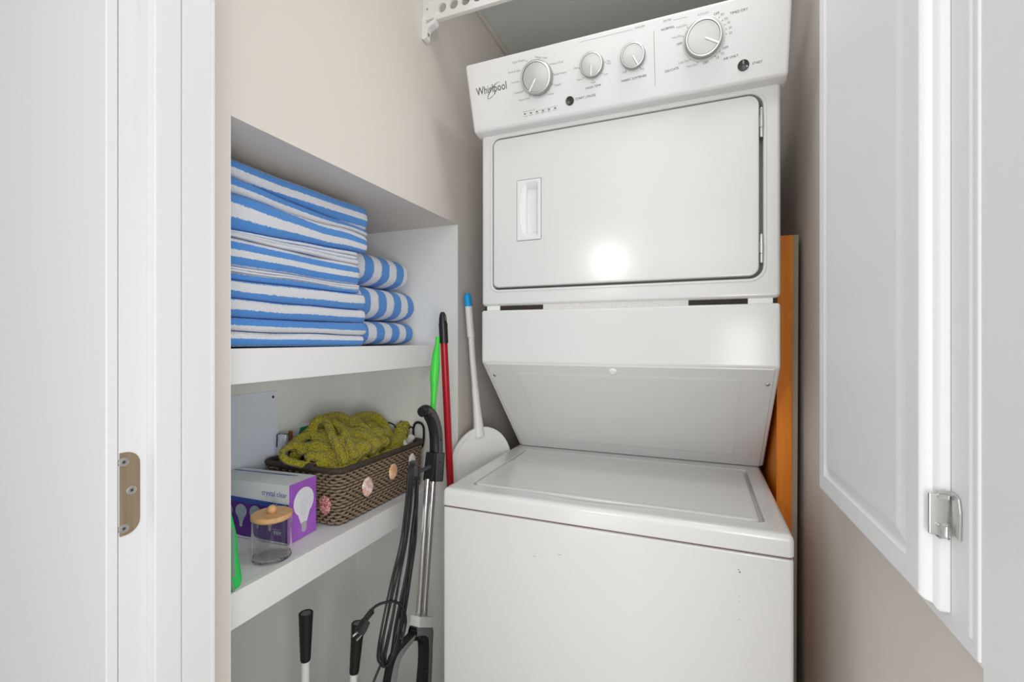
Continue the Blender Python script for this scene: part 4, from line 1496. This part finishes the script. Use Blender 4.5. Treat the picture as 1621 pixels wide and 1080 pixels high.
Lp = (top.z - 0.0) / -dirn.z
put('pole', MB().tube([along(0.075), along(Lp)], 0.0098, 20), M['red'], t)
mb = MB().tube([along(0.0), along(0.006), along(0.016), along(0.030), along(0.040), along(0.084)], [0.004, 0.0078, 0.0100, 0.0108, 0.0118, 0.0118], 20)
mb.tube([along(0.031), along(0.036)], 0.0122, 20)
put('tip', mb, M['black'], t)
hsl = MB().tube([along(0.008) + Vector((0.0098, -0.004, 0)), along(0.024) + Vector((0.0108, -0.004, 0))], 0.0028, 10)
put('hanging_slot', hsl, M['dgrey'], t)

# green duster
GX = -0.648
t = thing('duster_handle', 'bright green tapered plastic handle leaning beside the red pole', 'handle', P(684, 760, X=GX))
prof = [(693, 533, .0042), (692.5, 545, .0045), (691.5, 552, .0062), (690, 565, .0082), (689, 580, .0094), (687.5, 598, .0092), (687.5, 612, .0078), (686.5, 628, .0060), (685.5, 645, .0056), (685.5, 665, .0060), (686, 690, .0050), (684, 760, .0046)]
pts = [P(u, v, X=GX) for u, v, r in prof]
put('handle', MB().tube(pts, [r * 1.28 for _, _, r in prof], 18), M['green'], t)
put('tip', MB().tube([P(692.8, 533, X=GX), P(692.6, 547, X=GX)], [.0036, .0050], 14), M['lime'], t)
p_ = pts[-1]
put('rod', MB().tube([p_, Vector((GX + 0.010, p_.y - 0.095, 0.0))], 0.0036, 10), M['green'], t)

# white dustpan between wall and washer
t = thing('long_handled_scoop', 'white plastic long handled round scoop with blue handle tip beside the washer', 'scoop', (-0.60, 1.22, 0.86))
wl_, wr_ = Vector((-0.6535, 1.155, 0)), Vector((-0.5405, 1.325, 0))
ew = (wr_ - wl_).normalized()
nw = Vector((ew.y, -ew.x, 0))
nw = nw if nw.dot(Vector((0, -1, 0))) > 0 else -nw
cw = (wl_ + wr_) / 2
# plane through cw, axes ew and up


def W_(u, v, h=0.0):
    r = ray(u, v)
    o = cw + nw * h
    k = o.dot(nw) / r.dot(nw)
    return r * k + Vector((0, 0, CZ))


cc = W_(762, 737)
Rd = 0.105
mb = MB()


def disc(s, h, n=48):
    out = []
    for k in range(n):
        a = 2 * PI * k / n
        q = 1.15 if math.sin(a) < 0 else 1.20
        out.append(cc + ew * Rd * s * math.cos(a) + Vector((0, 0, 1)) * Rd * s * q * math.sin(a) * 0.92 + nw * h)
    return out


mb.loft([disc(0.97, -0.004), disc(1.0, -0.001), disc(1.0, 0.004), disc(0.985, 0.0065), disc(0.95, 0.0068), disc(0.90, 0.0048), disc(0.84, 0.0040), disc(0.5, 0.0046), disc(0.02, 0.005)])
put('pan', mb, M['whitep'], t)
pts = [W_(741.5, 480), W_(744.5, 520), W_(746, 533), W_(746.2, 535), W_(748.5, 570), W_(752, 612), W_(752.5, 617), W_(754.5, 640), W_(757, 668), W_(758.5, 690)]
rs = [.0125, .0128, .0135, .0108, .0108, .0110, .0128, .0132, .0165, .020]
put('handle_tube', MB().tube(pts, rs, 20, flat=0.8), M['whitep'], t)
pts = [W_(739.8, 464.5), W_(740, 466), W_(740.3, 470), W_(741.5, 485)]
put('grip_tip', MB().tube(pts, [.006, .0100, .0128, .0134], 20, flat=0.85), M['blue'], t)

# mop handles inside the niche foot
for (u0, v0, u1, v1, Xq, lab, ub) in ((484.3, 970, 483.5, 1046, -0.80, 'black gripped white stick at the niche foot, the left and taller one', 482.5),
                                      (567.0, 986, 560.5, 1066, -0.735, 'black gripped white stick at the niche foot, behind the cord plug', 556)):
    tp, lw = P(u0, v0, X=Xq), P(u1, v1, X=Xq)
    t = thing('tool_stick', lab, 'stick', (lw.x, lw.y, 0), group='black gripped white sticks under the lower shelf')
    dn = (lw - tp).normalized()
    Ln = (lw - tp).length
    k = tp.z / -dn.z
    put('grip', MB().lathe(tp, dn, [(0.0105, 0.0015), (0.0118, 0.0015), (0.0138, 0.0), (0.0150, 0.001), (0.0150, 0.004), (0.0135, 0.04), (0.0108, Ln * 0.97), (0.0098, Ln)], 28), M['black'], t)
    put('grip_end', MB().lathe(tp, dn, [(0.0003, 0.0012), (0.0105, 0.0012), (0.0105, 0.003)], 24), M['mgrey'], t)
    put('stick', MB().tube([tp + dn * (Ln - 0.004), tp + dn * k], 0.0088, 20), M['whitep'], t)

# wooden board between the machine and the right wall
t = thing('wooden_board', 'orange brown wooden board standing between the machine and right wall', 'board', (0.19, 1.35, 0))
zt = 1.492


def bd(x, y, z):
    return Vector((x - 0.004 * (z / zt) * 0 + 0.0065 * (z / zt - 0.5), y, z))


mb = MB()
mb.loft([[bd(0.168, 1.225, 0), bd(0.199, 1.225, 0), bd(0.199, 1.52, 0), bd(0.168, 1.52, 0)], [bd(0.168, 1.225, zt), bd(0.199, 1.225, zt), bd(0.199, 1.52, zt), bd(0.168, 1.52, zt)]])
put('plank', mb, M['wood'], t)
mb = MB()
mb.loft([[bd(0.1992, 1.228, 0), bd(0.2105, 1.228, 0), bd(0.2105, 1.52, 0), bd(0.1992, 1.52, 0)], [bd(0.1992, 1.228, zt), bd(0.2105, 1.228, zt), bd(0.2105, 1.52, zt), bd(0.1992, 1.52, zt)]])
put('backing', mb, M['edge'], t)
